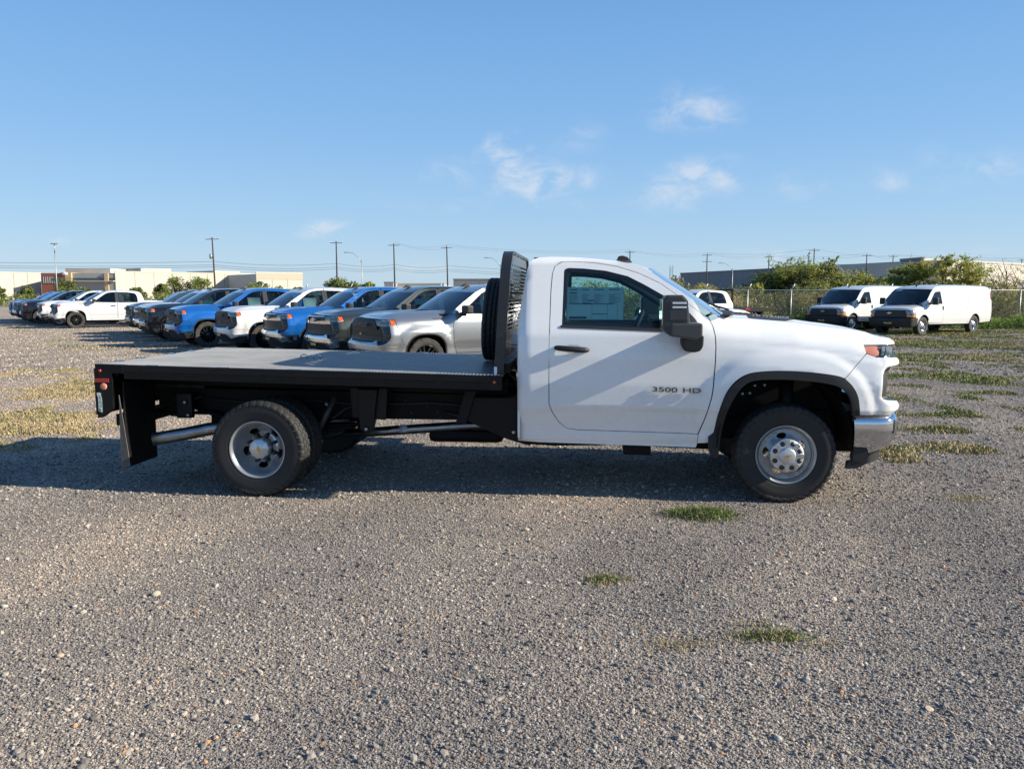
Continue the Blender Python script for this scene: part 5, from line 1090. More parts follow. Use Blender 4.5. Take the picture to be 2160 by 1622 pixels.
def gravel_mat():
    m = bpy.data.materials.new('gravel_ground'); m.use_nodes = True; nt = m.node_tree; N = nt.nodes; L = nt.links; b = N['Principled BSDF']; inp(b, 'Roughness', .92); inp(b, 'Specular IOR Level', .25)
    tc = N.new('ShaderNodeTexCoord'); P = tc.outputs['Object']
    def noise(sc, det=4, ro=.6):
        n = N.new('ShaderNodeTexNoise'); n.inputs['Scale'].default_value = sc; n.inputs['Detail'].default_value = det; n.inputs['Roughness'].default_value = ro; L.new(P, n.inputs[0]); return n
    def ramp(src, stops, inter='LINEAR'):
        r = N.new('ShaderNodeValToRGB'); r.color_ramp.interpolation = inter; e = r.color_ramp.elements
        while len(e) < len(stops): e.new(.5)
        for q, (p, c) in zip(e, stops): q.position = p; q.color = (*c, 1)
        L.new(src, r.inputs[0]); return r.outputs[0]
    def mix(f, a, b_, mode='MIX'):
        x = N.new('ShaderNodeMix'); x.data_type = 'RGBA'; x.blend_type = mode
        if isinstance(f, (int, float)): x.inputs[0].default_value = f
        else: L.new(f, x.inputs[0])
        for i, v in ((6, a), (7, b_)):
            if isinstance(v, tuple): x.inputs[i].default_value = (*v, 1)
            else: L.new(v, x.inputs[i])
        return x.outputs[2]
    def mth(op, a, b_):
        q = N.new('ShaderNodeMath'); q.operation = op
        for i, v in enumerate((a, b_)):
            if isinstance(v, (int, float)): q.inputs[i].default_value = v
            else: L.new(v, q.inputs[i])
        return q.outputs[0]
    def voro(sc, feat='F1'):
        v = N.new('ShaderNodeTexVoronoi'); v.inputs['Scale'].default_value = sc; v.feature = feat; L.new(P, v.inputs[0]); return v
    stones = [(0., (.104, .096, .090)), (.20, (.158, .144, .132)), (.42, (.215, .194, .174)), (.64, (.275, .245, .213)), (.84, (.35, .305, .258)), (.955, (.43, .385, .335)), (1., (.36, .22, .13))]
    v1, v2 = voro(85), voro(170)
    sx = N.new('ShaderNodeSeparateColor'); L.new(v1.outputs['Color'], sx.inputs[0]); sy = N.new('ShaderNodeSeparateColor'); L.new(v2.outputs['Color'], sy.inputs[0])
    c1, c2 = ramp(sx.outputs[0], stones), ramp(sy.outputs[0], stones)
    c = mix(.45, c1, c2)
    # coarse blotches that still read far away, then wide areas of tan fines and darker chips
    nb = noise(9, 6, .75); c = mix(1.0, c, ramp(nb.outputs['Fac'], [(.30, (.72, .72, .73)), (.5, (1, 1, 1)), (.70, (1.24, 1.22, 1.18))]), 'MULTIPLY')
    nc = noise(38, 5, .8); c = mix(1.0, c, ramp(nc.outputs['Fac'], [(.32, (.6, .6, .61)), (.5, (1, 1, 1)), (.68, (1.4, 1.37, 1.32))]), 'MULTIPLY')
    c = mix(1.0, c, macro(N, L, P), 'MULTIPLY')
    L.new(c, b.inputs['Base Color'])
    hgt = mth('ADD', mth('MULTIPLY', v1.outputs['Distance'], -1.0), mth('MULTIPLY', v2.outputs['Distance'], -.5))
    hgt = mth('ADD', hgt, mth('MULTIPLY', noise(24, 5, .7).outputs['Fac'], .9))
    bp = N.new('ShaderNodeBump'); bp.inputs['Strength'].default_value = .9; bp.inputs['Distance'].default_value = .010; L.new(hgt, bp.inputs['Height'])
    b2 = N.new('ShaderNodeBump'); b2.inputs['Strength'].default_value = .22; b2.inputs['Distance'].default_value = .08; L.new(noise(1.4, 4).outputs['Fac'], b2.inputs['Height']); L.new(bp.outputs[0], b2.inputs['Normal'])
    L.new(b2.outputs[0], b.inputs['Normal']); return m
GRV = gravel_mat()
gx = [-900, -300, -60, 60, 300, 900]; gy = [-120, -20, 60, 140, 420, 1500]
gd = poly_mesh('gravel_ground', [(x, y, 0) for y in gy for x in gx], [(j * 6 + i, j * 6 + i + 1, (j + 1) * 6 + i + 1, (j + 1) * 6 + i) for j in range(5) for i in range(5)], GRV)
tag(gd, 'wide gravel lot of grey and tan stones', kind='structure')
# loose stones, real geometry near the camera
def stone_mat():
    m = bpy.data.materials.new('loose_stone'); m.use_nodes = True; nt = m.node_tree; N = nt.nodes; L = nt.links; b = N['Principled BSDF']; inp(b, 'Roughness', .85); inp(b, 'Specular IOR Level', .3)
    oi = N.new('ShaderNodeObjectInfo'); r = N.new('ShaderNodeValToRGB'); e = r.color_ramp.elements
    st = [(0., (.098, .090, .084)), (.22, (.150, .137, .126)), (.44, (.212, .191, .171)), (.70, (.275, .244, .213)), (.90, (.36, .315, .268)), (.98, (.46, .415, .36)), (.99, (.42, .23, .12)), (1., (.36, .18, .08))]
    while len(e) < len(st): e.new(.5)
    for q, (p, c) in zip(e, st): q.position = p; q.color = (*c, 1)
    ge = N.new('ShaderNodeNewGeometry'); v = N.new('ShaderNodeVectorMath'); v.operation = 'MULTIPLY'; L.new(oi.outputs['Random'], r.inputs[0]); L.new(r.outputs[0], v.inputs[0]); L.new(macro(N, L, ge.outputs['Position']), v.inputs[1]); L.new(v.outputs[0], b.inputs['Base Color']); return m
def instancer(name, pts, scl, mat, subdiv=1, seed=0):
    me = bpy.data.meshes.new(name); n = len(pts); me.vertices.add(n); me.vertices.foreach_set('co', np.asarray(pts, np.float32).ravel())
    at = me.attributes.new('scl', 'FLOAT_VECTOR', 'POINT'); at.data.foreach_set('vector', np.asarray(scl, np.float32).ravel()); me.update()
    o = bpy.data.objects.new(name, me); COL.objects.link(o); me.materials.append(mat)
    ng = bpy.data.node_groups.new(name + '_nodes', 'GeometryNodeTree'); ng.interface.new_socket('Geometry', in_out='INPUT', socket_type='NodeSocketGeometry'); ng.interface.new_socket('Geometry', in_out='OUTPUT', socket_type='NodeSocketGeometry')
    N = ng.nodes; L = ng.links; gi = N.new('NodeGroupInput'); go = N.new('NodeGroupOutput'); ip = N.new('GeometryNodeInstanceOnPoints'); ico = N.new('GeometryNodeMeshIcoSphere'); ico.inputs['Radius'].default_value = 1; ico.inputs['Subdivisions'].default_value = subdiv
    sp_ = N.new('GeometryNodeSetPosition'); ns = N.new('ShaderNodeTexNoise'); ns.inputs['Scale'].default_value = 1.3; vm = N.new('ShaderNodeVectorMath'); vm.operation = 'MULTIPLY_ADD'; vm.inputs[1].default_value = (.9, .9, .9); vm.inputs[2].default_value = (-.45, -.45, -.45)
    L.new(ns.outputs['Color'], vm.inputs[0]); L.new(ico.outputs['Mesh'], sp_.inputs['Geometry']); L.new(vm.outputs[0], sp_.inputs['Offset'])
    sm = N.new('GeometryNodeSetMaterial'); sm.inputs['Material'].default_value = mat; L.new(sp_.outputs[0], sm.inputs[0])
    rv = N.new('FunctionNodeRandomValue'); rv.data_type = 'FLOAT_VECTOR'; rv.inputs[0].default_value = (-.5, -.5, 0); rv.inputs[1].default_value = (.5, .5, 6.283)
    na = N.new('GeometryNodeInputNamedAttribute'); na.data_type = 'FLOAT_VECTOR'; na.inputs['Name'].default_value = 'scl'
    L.new(gi.outputs[0], ip.inputs['Points']); L.new(sm.outputs[0], ip.inputs['Instance']); L.new(rv.outputs[0], ip.inputs['Rotation']); L.new(na.outputs['Attribute'], ip.inputs['Scale']); L.new(ip.outputs[0], go.inputs[0])
    md = o.modifiers.new('scatter', 'NODES'); md.node_group = ng; return o
STONE = stone_mat()
def scatter(n, y0, y1, p, r0, sig, rmax):
    u = RNG.random(n); y = (y0 ** p + u * (y1 ** p - y0 ** p)) ** (1 / p); wide = RNG.random(n) < .24; x = np.where(wide, RNG.normal(0, 1, n) * (1.1 * y + 3.2), (RNG.random(n) - .5) * (1.42 * y + 1.6))
    r = np.minimum(r0 * np.exp(RNG.normal(0, sig, n)), rmax)
    s = np.stack([r * RNG.uniform(.8, 1.3, n), r * RNG.uniform(.7, 1.1, n), r * RNG.uniform(.45, .8, n)], 1)
    return np.stack([x, y, s[:, 2] * .25], 1), s
a1, s1 = scatter(400000, 2.0, 6.5, 1.25, .0034, .50, .020); a2, s2 = scatter(190000, 6.5, 16, 1.1, .0068, .42, .028); a3, s3 = scatter(110000, 16, 42, 1.2, .015, .40, .04)
tag(instancer('loose_gravel', np.concatenate([a1, a2, a3]), np.concatenate([s1, s2, s3]), STONE), 'loose gravel stones covering the lot', kind='stuff')
# the few single stones one can point at
STM = bpy.data.meshes.new('stone')
def big_stone(x, y, r, col, lab):
    bm = bmesh.new(); bmesh.ops.create_icosphere(bm, subdivisions=2, radius=1); rr = random.Random(int(x * 100 + y * 10))
    for v in bm.verts: v.co *= 1 + rr.uniform(-.16, .12); v.co.z *= .55; v.co.y *= .75
    me = bpy.data.meshes.new('stone'); bm.to_mesh(me); bm.free(); smooth(me); o = link('stone', me, pm('stone_' + lab.split()[0], col, .8, var=(8, .2))); o.scale = (r, r, r); o.location = (x, y, r * .3); o.rotation_euler = (0, 0, rr.uniform(0, 6)); tag(o, lab, 'stone', 'larger stones lying on the gravel')

# ================================================================== grass
GRN = pm('green_grass', (.12, .19, .038), .6, var=(3, .4, (.22, .25, .065))); DRY = pm('dry_grass', (.38, .30, .165), .75, var=(3, .35)); GRN2 = pm('fresh_grass', (.055, .13, .018), .55, var=(9, .4))
for m_ in (GRN, DRY, GRN2): inp(m_.node_tree.nodes['Principled BSDF'], 'Specular IOR Level', .3)
def blades(base, h, w, lean, rng):
    n = len(base); a = rng.uniform(0, 2 * np.pi, n); b = rng.uniform(0, 2 * np.pi, n); d = np.stack([np.cos(a), np.sin(a), np.zeros(n)], 1); l = np.stack([np.cos(b), np.sin(b), np.zeros(n)], 1)
    hh = (h * rng.uniform(.5, 1.2, n))[:, None]; ww = (w * rng.uniform(.6, 1.3, n))[:, None]; ll = (lean * rng.uniform(.2, 1.2, n))[:, None]
    mid = base + np.array([0, 0, 1]) * hh * .6 + l * hh * ll * .35; tip = base + np.array([0, 0, 1]) * hh * np.clip(1 - ll * .35, .1, 1) + l * hh * ll
    V = np.stack([base - d * ww, base + d * ww, mid + d * ww * .7, mid - d * ww * .7, tip], 1).reshape(-1, 3); k = np.arange(n)[:, None] * 5
    F = np.concatenate([np.concatenate([k, k + 1, k + 2], 1), np.concatenate([k, k + 2, k + 3], 1), np.concatenate([k + 3, k + 2, k + 4], 1)], 0); return V, F
def tri_mesh(name, V, F, mats, mi=None):
    me = bpy.data.meshes.new(name); me.vertices.add(len(V)); me.vertices.foreach_set('co', V.astype(np.float32).ravel()); nf = len(F); k = F.shape[1]
    me.loops.add(nf * k); me.loops.foreach_set('vertex_index', F.astype(np.int32).ravel()); me.polygons.add(nf); me.polygons.foreach_set('loop_start', np.arange(0, nf * k, k, dtype=np.int32))
    for m in mats: me.materials.append(m)
    if mi is not None: me.polygons.foreach_set('material_index', mi.astype(np.int32))
    me.update(calc_edges=True); me.validate(); o = bpy.data.objects.new(name, me); COL.objects.link(o); return o
def tuft(x, y, rx, ry, n, h, dry, lab, seed):
    rng = np.random.default_rng(seed); k = 9; cx = rng.normal(0, .42, (k, 2)); ci = rng.integers(0, k, n)
    p = cx[ci] + rng.normal(0, .30, (n, 2)); p[:, 0] *= rx; p[:, 1] *= ry; base = np.concatenate([p, np.zeros((n, 1))], 1)
    q = np.hypot(p[:, 0] / rx, p[:, 1] / ry); hh = h * np.clip(1.25 - .55 * q, .3, 1.2); V, F = blades(base, hh, .0022, .9 + .6 * q, rng)
    dr = (rng.random(n) < dry + .35 * np.clip(q - .5, 0, 1)).astype(int); mi = np.concatenate([dr] * 3)
    o = tri_mesh('grass_tuft', V, F, [GRN2, DRY], mi); o.location = (x, y, 0); tag(o, lab, 'grass tuft', 'tufts of grass in the foreground gravel')
tuft(1.46, 6.06, .34, .19, 3000, .070, .30, 'green grass tuft at the edge of the truck shadow, left of the front tyre', 1)
tuft(.54, 4.66, .17, .09, 800, .035, .50, 'small olive grass tuft in the middle of the gravel', 2)
tuft(1.32, 3.86, .22, .11, 1100, .042, .50, 'spreading green and straw tuft right of the dry patch', 3)
tuft(.85, 3.73, .17, .11, 260, .03, 1.0, 'thin dry straw patch left of the lower green tuft', 4)
tuft(3.80, 6.58, .30, .14, 420, .035, .85, 'faint straw tuft on the gravel ahead of the front bumper', 5)
for x, y, r, c, l in ((.10, 5.67, .024, (.50, .38, .25), 'buff rounded stone below the truck door'), (-2.02, 4.41, .030, (.36, .32, .25), 'long cream flat stone in the left foreground'), (-2.13, 3.63, .021, (.42, .31, .22), 'pinkish oval stone in the left foreground with a dark shadow'), (-.55, 3.97, .013, (.40, .24, .12), 'orange pebble left of centre in the foreground'), (1.02, 2.92, .018, (.40, .38, .34), 'pale pebble at the lower right of the gravel')): big_stone(x, y, r, c, l)
def vnoise(x, y, s, seed):
    g = np.random.default_rng(seed).random((128, 128)); xi, yi = x / s, y / s; x0, y0 = np.floor(xi).astype(int), np.floor(yi).astype(int); fx, fy = xi - x0, yi - y0; fx = fx * fx * (3 - 2 * fx); fy = fy * fy * (3 - 2 * fy)
    G = lambda a, b: g[a % 128, b % 128]; return (G(x0, y0) * (1 - fx) + G(x0 + 1, y0) * fx) * (1 - fy) + (G(x0, y0 + 1) * (1 - fx) + G(x0 + 1, y0 + 1) * fx) * fy
def meadow(name, n, box, thr, h, w, dryp, lab, seed, shape=None):
    rng = np.random.default_rng(seed); y = rng.uniform(box[2], box[3], n); x = y * rng.uniform(box[0], box[1], n)
    d = vnoise(x, y * .75, 1.5, seed) * .5 + vnoise(x, y * .8, .5, seed + 1) * .5
    if shape is not None: d = d + shape(x, y)
    k = (d > thr) & (rng.random(n) < np.clip((d - thr) * 5.5 + .10, 0, .62) * (.35 + .9 * vnoise(x, y * 1.4, .28, seed + 5))); x, y, d = x[k], y[k], d[k]; base = np.stack([x, y, np.zeros(len(x))], 1)
    V, F = blades(base, h * np.clip((d - thr) * 5 + .35, .3, 1.3), w * (1 + y / 30), np.full(len(x), .9), rng)
    dn = vnoise(x, y, 1.3, seed + 2); dr = (rng.random(len(x)) < dryp + (dn - .5) * .9).astype(int)
    o = tri_mesh(name, V, F, [GRN, DRY], np.concatenate([dr] * 3)); tag(o, lab, kind='stuff'); return o
meadow('grass_patch', 420000, (.40, .74, 8.0, 40), .555, .060, .0058, .42, 'patchy grass on the right of the lot', 21, lambda x, y: np.clip((y - 13) * .010, -.06, .20))
meadow('grass_patch', 150000, (-.76, -.38, 8.6, 19), .56, .032, .0050, .78, 'dry grass patches on the left of the lot', 33, lambda x, y: .34 * np.exp(-((x + 6.6) / 2.4) ** 2 - ((y - 10.6) / 1.5) ** 2) + .24 * np.exp(-((x + 9.0) / 2.2) ** 2 - ((y - 14) / 1.0) ** 2) - .08)
meadow('grass_patch', 40000, (-.72, -.30, 22, 44), .66, .06, .008, .45, 'thin grass between the parked pickups', 45)
# ================================================================== fence
FY = 41.0
def at(u, v, d): return ((u - 1080) / 1700 * d, d, CAM_H + (621 - v) / 1700 * d)
GALV = pm('galvanised_steel', (.36, .38, .39), .5, .5, var=(3, .2))
fen_ = empty('chain_link_fence', (18, FY, 0)); tag(fen_, 'chain-link fence with leaning barb arms along the back of the lot', 'fence')
px = [at(u, 612, FY)[0] for u in (1392, 1483, 1574, 1665, 1776, 1870, 1962, 2054, 2146, 2240, 2332, 2424, 2516, 2608, 2700, 2792, 2884)]
for x in [px[0] - 2.25 * k for k in range(9, 0, -1)] + px:
    m = MB(); m.tube([(x - 18, 0, 0), (x - 18, 0, 1.93)], .038, 8); m.tube([(x - 18, 0, 1.90), (x - 18 + .17, 0, 2.22)], .03, 6); m.build('fence_post', GALV, fen_)
m = MB(); m.tube([(px[0] - 18 - 20.3, 0, 1.90), (px[-1] - 18 + 2, 0, 1.90)], .022, 6); m.build('top_rail', GALV, fen_)
V = []; F = []; x0, x1 = px[0] - 20.2, px[-1] + 2
for sgn in (1, -1):
    x = x0 - 2
    while x < x1 + 2:
        a = (x, 0, .05); b = (x + sgn * 1.83, 0, 1.88)
        if x0 < min(a[0], b[0]) and max(a[0], b[0]) < x1:
            k = len(V); w_ = .0022
            V += [(a[0] - 18 - w_, -.004 * sgn, a[2]), (a[0] - 18 + w_, -.004 * sgn, a[2]), (b[0] - 18 + w_, -.004 * sgn, b[2]), (b[0] - 18 - w_, -.004 * sgn, b[2]), (a[0] - 18, -.004 * sgn - w_, a[2]), (b[0] - 18, -.004 * sgn - w_, b[2])]
            F += [(k, k + 1, k + 2, k + 3), (k, k + 3, k + 5, k + 4), (k + 1, k + 4, k + 5, k + 2)]
        x += .075
ml = poly_mesh('wire_mesh', V, F, GALV, fen_); tag(ml, kind='stuff')
# ================================================================== plants
def leaf_mat(name, c):
    m = pm(name, c, .55, var=(1.2, .45)); nt = m.node_tree; N = nt.nodes; L = nt.links; b = N['Principled BSDF']; tl = N.new('ShaderNodeBsdfTranslucent'); mx = N.new('ShaderNodeMixShader'); mx.inputs[0].default_value = .5
    L.new(b.inputs['Base Color'].links[0].from_socket, tl.inputs[0]); L.new(b.outputs[0], mx.inputs[1]); L.new(tl.outputs[0], mx.inputs[2]); L.new(mx.outputs[0], N['Material Output'].inputs[0]); return m
LEAF = {k: leaf_mat('leaf_' + k, c) for k, c in {'mesquite': (.24, .295, .065), 'yellow': (.36, .34, .085), 'dark': (.10, .13, .035), 'weed': (.17, .21, .05), 'brown': (.23, .165, .09), 'oak': (.075, .095, .032), 'bright': (.11, .21, .03), 'straw': (.32, .26, .13)}.items()}
BARK = pm('bark', (.085, .065, .05), .9, var=(8, .3)); TWIG = pm('grey_twig', (.06, .048, .04), .9)
def leaf_quads(C, size, rng, flat=0., aspect=2.2):
    n = len(C); v1 = rng.normal(size=(n, 3)); v1[:, 2] *= (1 - flat); v1 /= np.linalg.norm(v1, axis=1)[:, None]; v2 = rng.normal(size=(n, 3)); v2 -= v1 * (v1 * v2).sum(1)[:, None]; v2 /= np.linalg.norm(v2, axis=1)[:, None]
    s = (size * rng.uniform(.6, 1.4, n))[:, None]; a, b = v1 * s, v2 * s / aspect
    V = np.stack([C - a, C + b, C + a, C - b], 1).reshape(-1, 3); F = np.arange(4 * n).reshape(n, 4); return V, F
def tree(name, x, y, H, rw, n, ls, cols, lab, cat, group, seed, style='mesquite', rd=None, tr=.10, base=.0):
    rng = np.random.default_rng(seed); rd = rd or rw; T = empty(name, (x, y, 0)); tag(T, lab, cat, group)
    m = MB(); tips = []; nl = 7 if style != 'oak' else 9
    for k in range(nl):
        a = 2 * math.pi * (k + rng.random() * .7) / nl; r = rw * rng.uniform(.35, .75); h = H * rng.uniform(.55, .85); st = Vector((rng.normal(0, .06), rng.normal(0, .06), 0))
        if style == 'oak': st = Vector((0, 0, H * .22))
        p1 = st.lerp(Vector((r * math.cos(a), r * math.sin(a) * rd / rw, h)), .5) + Vector((0, 0, H * .08)); p2 = Vector((r * math.cos(a), r * math.sin(a) * rd / rw, h))
        m.tube([st, p1, p2], [tr * .6, tr * .4, tr * .15], 5); tips += [p1, p2]
        for q in range(4):
            e = p1.lerp(p2, .3 + .2 * q) + Vector((rng.normal(0, rw * .25), rng.normal(0, rd * .25), abs(rng.normal(0, H * .12)))); m.tube([p1.lerp(p2, .2 + .2 * q), e], [tr * .2, tr * .06], 4); tips.append(e)
    if style == 'oak': m.tube([(0, 0, 0), (0, 0, H * .26)], [tr * 1.2, tr * .9], 7)
    m.build('trunk', BARK if style != 'bare' else TWIG, T)
    # crown: many uneven clumps, then drooping or rising sprays
    C = []; W_ = []
    K = {'mesquite': 64, 'oak': 38, 'bare': 40, 'shrub': 22}[style]
    cl = []
    for k in range(K):
        a = rng.uniform(0, 2 * math.pi); r = math.sqrt(rng.random()) ; zz = rng.uniform(base, 1); prof = math.sqrt(max(.05, 1 - ((zz - .42) / .62) ** 2)) if style != 'oak' else math.sqrt(max(.02, 1 - ((zz - .55) / .5) ** 2))
        cl.append((r * rw * prof * math.cos(a), r * rd * prof * math.sin(a), H * zz * .82, rng.uniform(.22, .42) * rw))
    per = n // (K * 1)
    for cx, cy, cz, cr in cl:
        if style in ('mesquite', 'bare'):
            for s_ in range(7):   # feathery sprays that arch out of each clump
                d = Vector((rng.normal(), rng.normal(), abs(rng.normal()) * .8 + .25)).normalized(); L_ = cr * (rng.uniform(.8, 1.7) if rng.random() < .86 else rng.uniform(1.6, 2.2)); k_ = max(3, per // 7); t = rng.random(k_)
                P = np.array([cx, cy, cz]) + np.outer(t * L_, np.array(d)) ; P[:, 2] -= (t ** 2) * L_ * .35; P += rng.normal(0, cr * (.10 if L_ < 1.8 * cr else .04), P.shape); C.append(P)
        else:
            P = rng.normal(size=(per, 3)); P /= np.linalg.norm(P, axis=1)[:, None]; P *= (cr * rng.random(per) ** .4)[:, None]; C.append(P + np.array([cx, cy, cz]))
    C = np.concatenate(C); C[:, 2] = np.maximum(C[:, 2], .02); V, F = leaf_quads(C, ls, rng)
    mi = rng.choice(len(cols), len(F), p=[c[1] for c in cols]); cl_id = (vnoise(C[:, 0] + 50, C[:, 2] + 50, rw * .35, seed) > .55); mi = np.where(cl_id & (len(cols) > 1), np.minimum(mi + 1, len(cols) - 1), mi)
    o = tri_mesh('crown', V, F, [LEAF[c[0]] for c in cols], mi); o.parent = T
    return T
GB = 'trees and bushes behind the fence'
A_ = at(1690, 545, 50); tree('mesquite_tree', A_[0], 50, A_[2] + .1, 2.7, 42000, .062, [('mesquite', .55), ('dark', .2), ('yellow', .25)], 'broad feathery mesquite tree above the fence behind the truck bonnet', 'tree', GB, 61)
A_ = at(1612, 562, 51); tree('mesquite_tree', A_[0], 51, A_[2], 1.3, 14000, .06, [('mesquite', .7), ('dark', .3)], 'dark feathery bush joined to the left of the broad mesquite', 'bush', GB, 62)
A_ = at(1755, 572, 49); tree('mesquite_bush', A_[0], 49, A_[2], 1.5, 16000, .06, [('yellow', .6), ('mesquite', .4)], 'yellow-green bush joined to the right of the broad mesquite', 'bush', GB, 63)
A_ = at(1825, 566, 55); tree('mesquite_bush', A_[0], 55, A_[2], 1.7, 17000, .06, [('mesquite', .5), ('yellow', .5)], 'rounded green bush above the roof of the farther van', 'bush', GB, 64)
A_ = at(1905, 545, 52); tree('mesquite_tree', A_[0], 52, A_[2], 1.8, 22000, .06, [('dark', .45), ('mesquite', .55)], 'darker mesquite left of the tallest one, over the nearer van', 'tree', GB, 65)
A_ = at(1985, 528, 50); tree('mesquite_tree', A_[0], 50, A_[2], 2.4, 36000, .062, [('mesquite', .6), ('yellow', .4)], 'tallest mesquite with long sprays over the nearer van', 'tree', GB, 66)
A_ = at(2115, 548, 58); tree('bare_tree', A_[0], 58, A_[2], 2.6, 3200, .05, [('brown', .8), ('dark', .2)], 'grey nearly leafless tree at the right edge', 'tree', GB, 67, 'bare', tr=.16)
T = [o for o in bpy.data.objects if o.name.startswith('bare_tree')][0]
rng = np.random.default_rng(5); m = MB()
def grow(p, d, L, r, lv):
    q = p + d * L * .5 + Vector(rng.normal(0, L * .07, 3)); e = p + d * L + Vector(rng.normal(0, L * .10, 3)); m.tube([p, q, e], [r, r * .8, r * .6], 4, False)
    if lv == 0: return
    for k in range(3 if lv > 1 else 4): grow(q.lerp(e, rng.uniform(.2, 1)), (d + Vector((rng.normal(0, .75), rng.normal(0, .75), rng.normal(.05, .45)))).normalized(), L * rng.uniform(.55, .8), r * .55, lv - 1)
for k in range(6): a = 2 * math.pi * k / 6; grow(Vector((.25 * math.cos(a), .25 * math.sin(a), .1)), Vector((math.cos(a) * .6, math.sin(a) * .5, .9)).normalized(), 1.55, .075, 3)
m.build('branches', TWIG, T)
for k, (u, v, d, w_, cols) in enumerate(((1478, 588, 47, .7, [('yellow', .6), ('mesquite', .4)]), (1505, 592, 48, .5, [('yellow', .7), ('brown', .3)]), (1448, 600, 46, .6, [('dark', .7), ('mesquite', .3)]), (1545, 596, 47, .9, [('yellow', .5), ('straw', .2), ('mesquite', .3)]), (1588, 592, 46, .9, [('mesquite', .5), ('yellow', .5)]), (1860, 580, 48, 1.0, [('mesquite', .6), ('yellow', .4)]), (1250, 588, 46, 2.0, [('mesquite', .5), ('yellow', .5)]), (1330, 590, 47, 1.8, [('yellow', .5), ('mesquite', .5)]), (2065, 590, 47, 1.1, [('straw', .4), ('weed', .6)]))):
    A_ = at(u, v, d); tree('wild_shrub', A_[0], d, A_[2], w_, 2600, .07, cols, ['slim yellow-green shrub behind the white crew-cab truck', 'thin yellow shrub right of the slim one, by the utility pole', 'dark low shrub left of the white crew-cab truck', 'straw-tipped shrub behind the fence above the black flatbed', 'green shrub behind the fence left of the mesquite', 'low green shrub between the two van roofs', 'green bush seen through the truck cab window', 'yellow-green bush behind the truck windscreen pillar', 'straw-coloured brush right of the tallest mesquite'][k], 'shrub', GB, 80 + k, 'shrub')
def weeds(name, n, x0, x1, y0, y1, h, ls, cols, lab, seed):
    rng = np.random.default_rng(seed); x = rng.uniform(x0, x1, n); y = rng.uniform(y0, y1, n); top = h * (.30 + 1.0 * vnoise(x + 90, y, 1.7, seed) + .35 * vnoise(x, y, .45, seed + 1)); z = top * rng.random(n) ** .7
    V, F = leaf_quads(np.stack([x, y, z], 1), ls, rng, 0, 3.5); c = vnoise(x + 60, z * 1.5 + 60, .9, seed + 3); mi = np.clip((c * 1.5 - .25 + rng.normal(0, .18, n)) * len(cols), 0, len(cols) - 1).astype(int)
    o = tri_mesh(name, V, F, [LEAF[k] for k in cols], mi); tag(o, lab, kind='stuff')
weeds('tall_weeds', 95000, 1.0, 48, 41.6, 45.5, 1.75, .085, ['dark', 'weed', 'brown', 'weed', 'yellow', 'straw'], 'tangle of tall weeds and dead stems behind the fence', 91)
weeds('low_weeds', 32000, 9.5, 46, 39.0, 41.3, .85, .075, ['bright', 'weed', 'bright', 'mesquite'], 'leafy green weeds growing through the foot of the fence', 92)
GL = 'trees in front of the far warehouses'
for k, (u, v, d, w_, lab) in enumerate(((145, 584, 150, 2.6, 'round dark tree in front of the brick office'), (378, 580, 140, 2.4, 'left of a pair of dark trees before the cream warehouse'), (425, 580, 142, 2.6, 'right of a pair of dark trees before the cream warehouse'), (345, 592, 145, 1.3, 'small dark tree left of the pair by the cream warehouse'), (545, 588, 140, 2.3, 'spreading tree before the right end of the cream warehouse'), (718, 583, 120, 2.4, 'round oak behind the blue pickup roof'), (745, 588, 121, 1.6, 'smaller oak joined to the right of the round oak'), (4, 600, 140, 1.2, 'small tree at the left edge of the photo'), (60, 598, 150, 1.2, 'small bush before the left warehouse wall'), (590, 602, 130, 1.6, 'low bush before the warehouse end wall'), (186, 600, 140, .9, 'low bush right of the round dark tree'), (780, 592, 110, 1.4, 'yellow-green bush between two utility poles'), (295, 604, 140, 1.3, 'low bush before the warehouse doors'), (628, 603, 128, 1.0, 'low green bush at the right end of the warehouse'))):
    A_ = at(u, v, d); tree('distant_tree', A_[0], d, A_[2], w_, 3600, .16, [('yellow', .6), ('mesquite', .4)] if 'yellow' in lab else [('oak', .65), ('mesquite', .35)], lab, 'tree', GL, 100 + k, 'oak', tr=.16)
weeds('distant_brush', 9000, -75, -5, 108, 118, 1.5, .22, ['oak', 'mesquite', 'yellow', 'oak'], 'low brush far behind the parked pickups', 93)
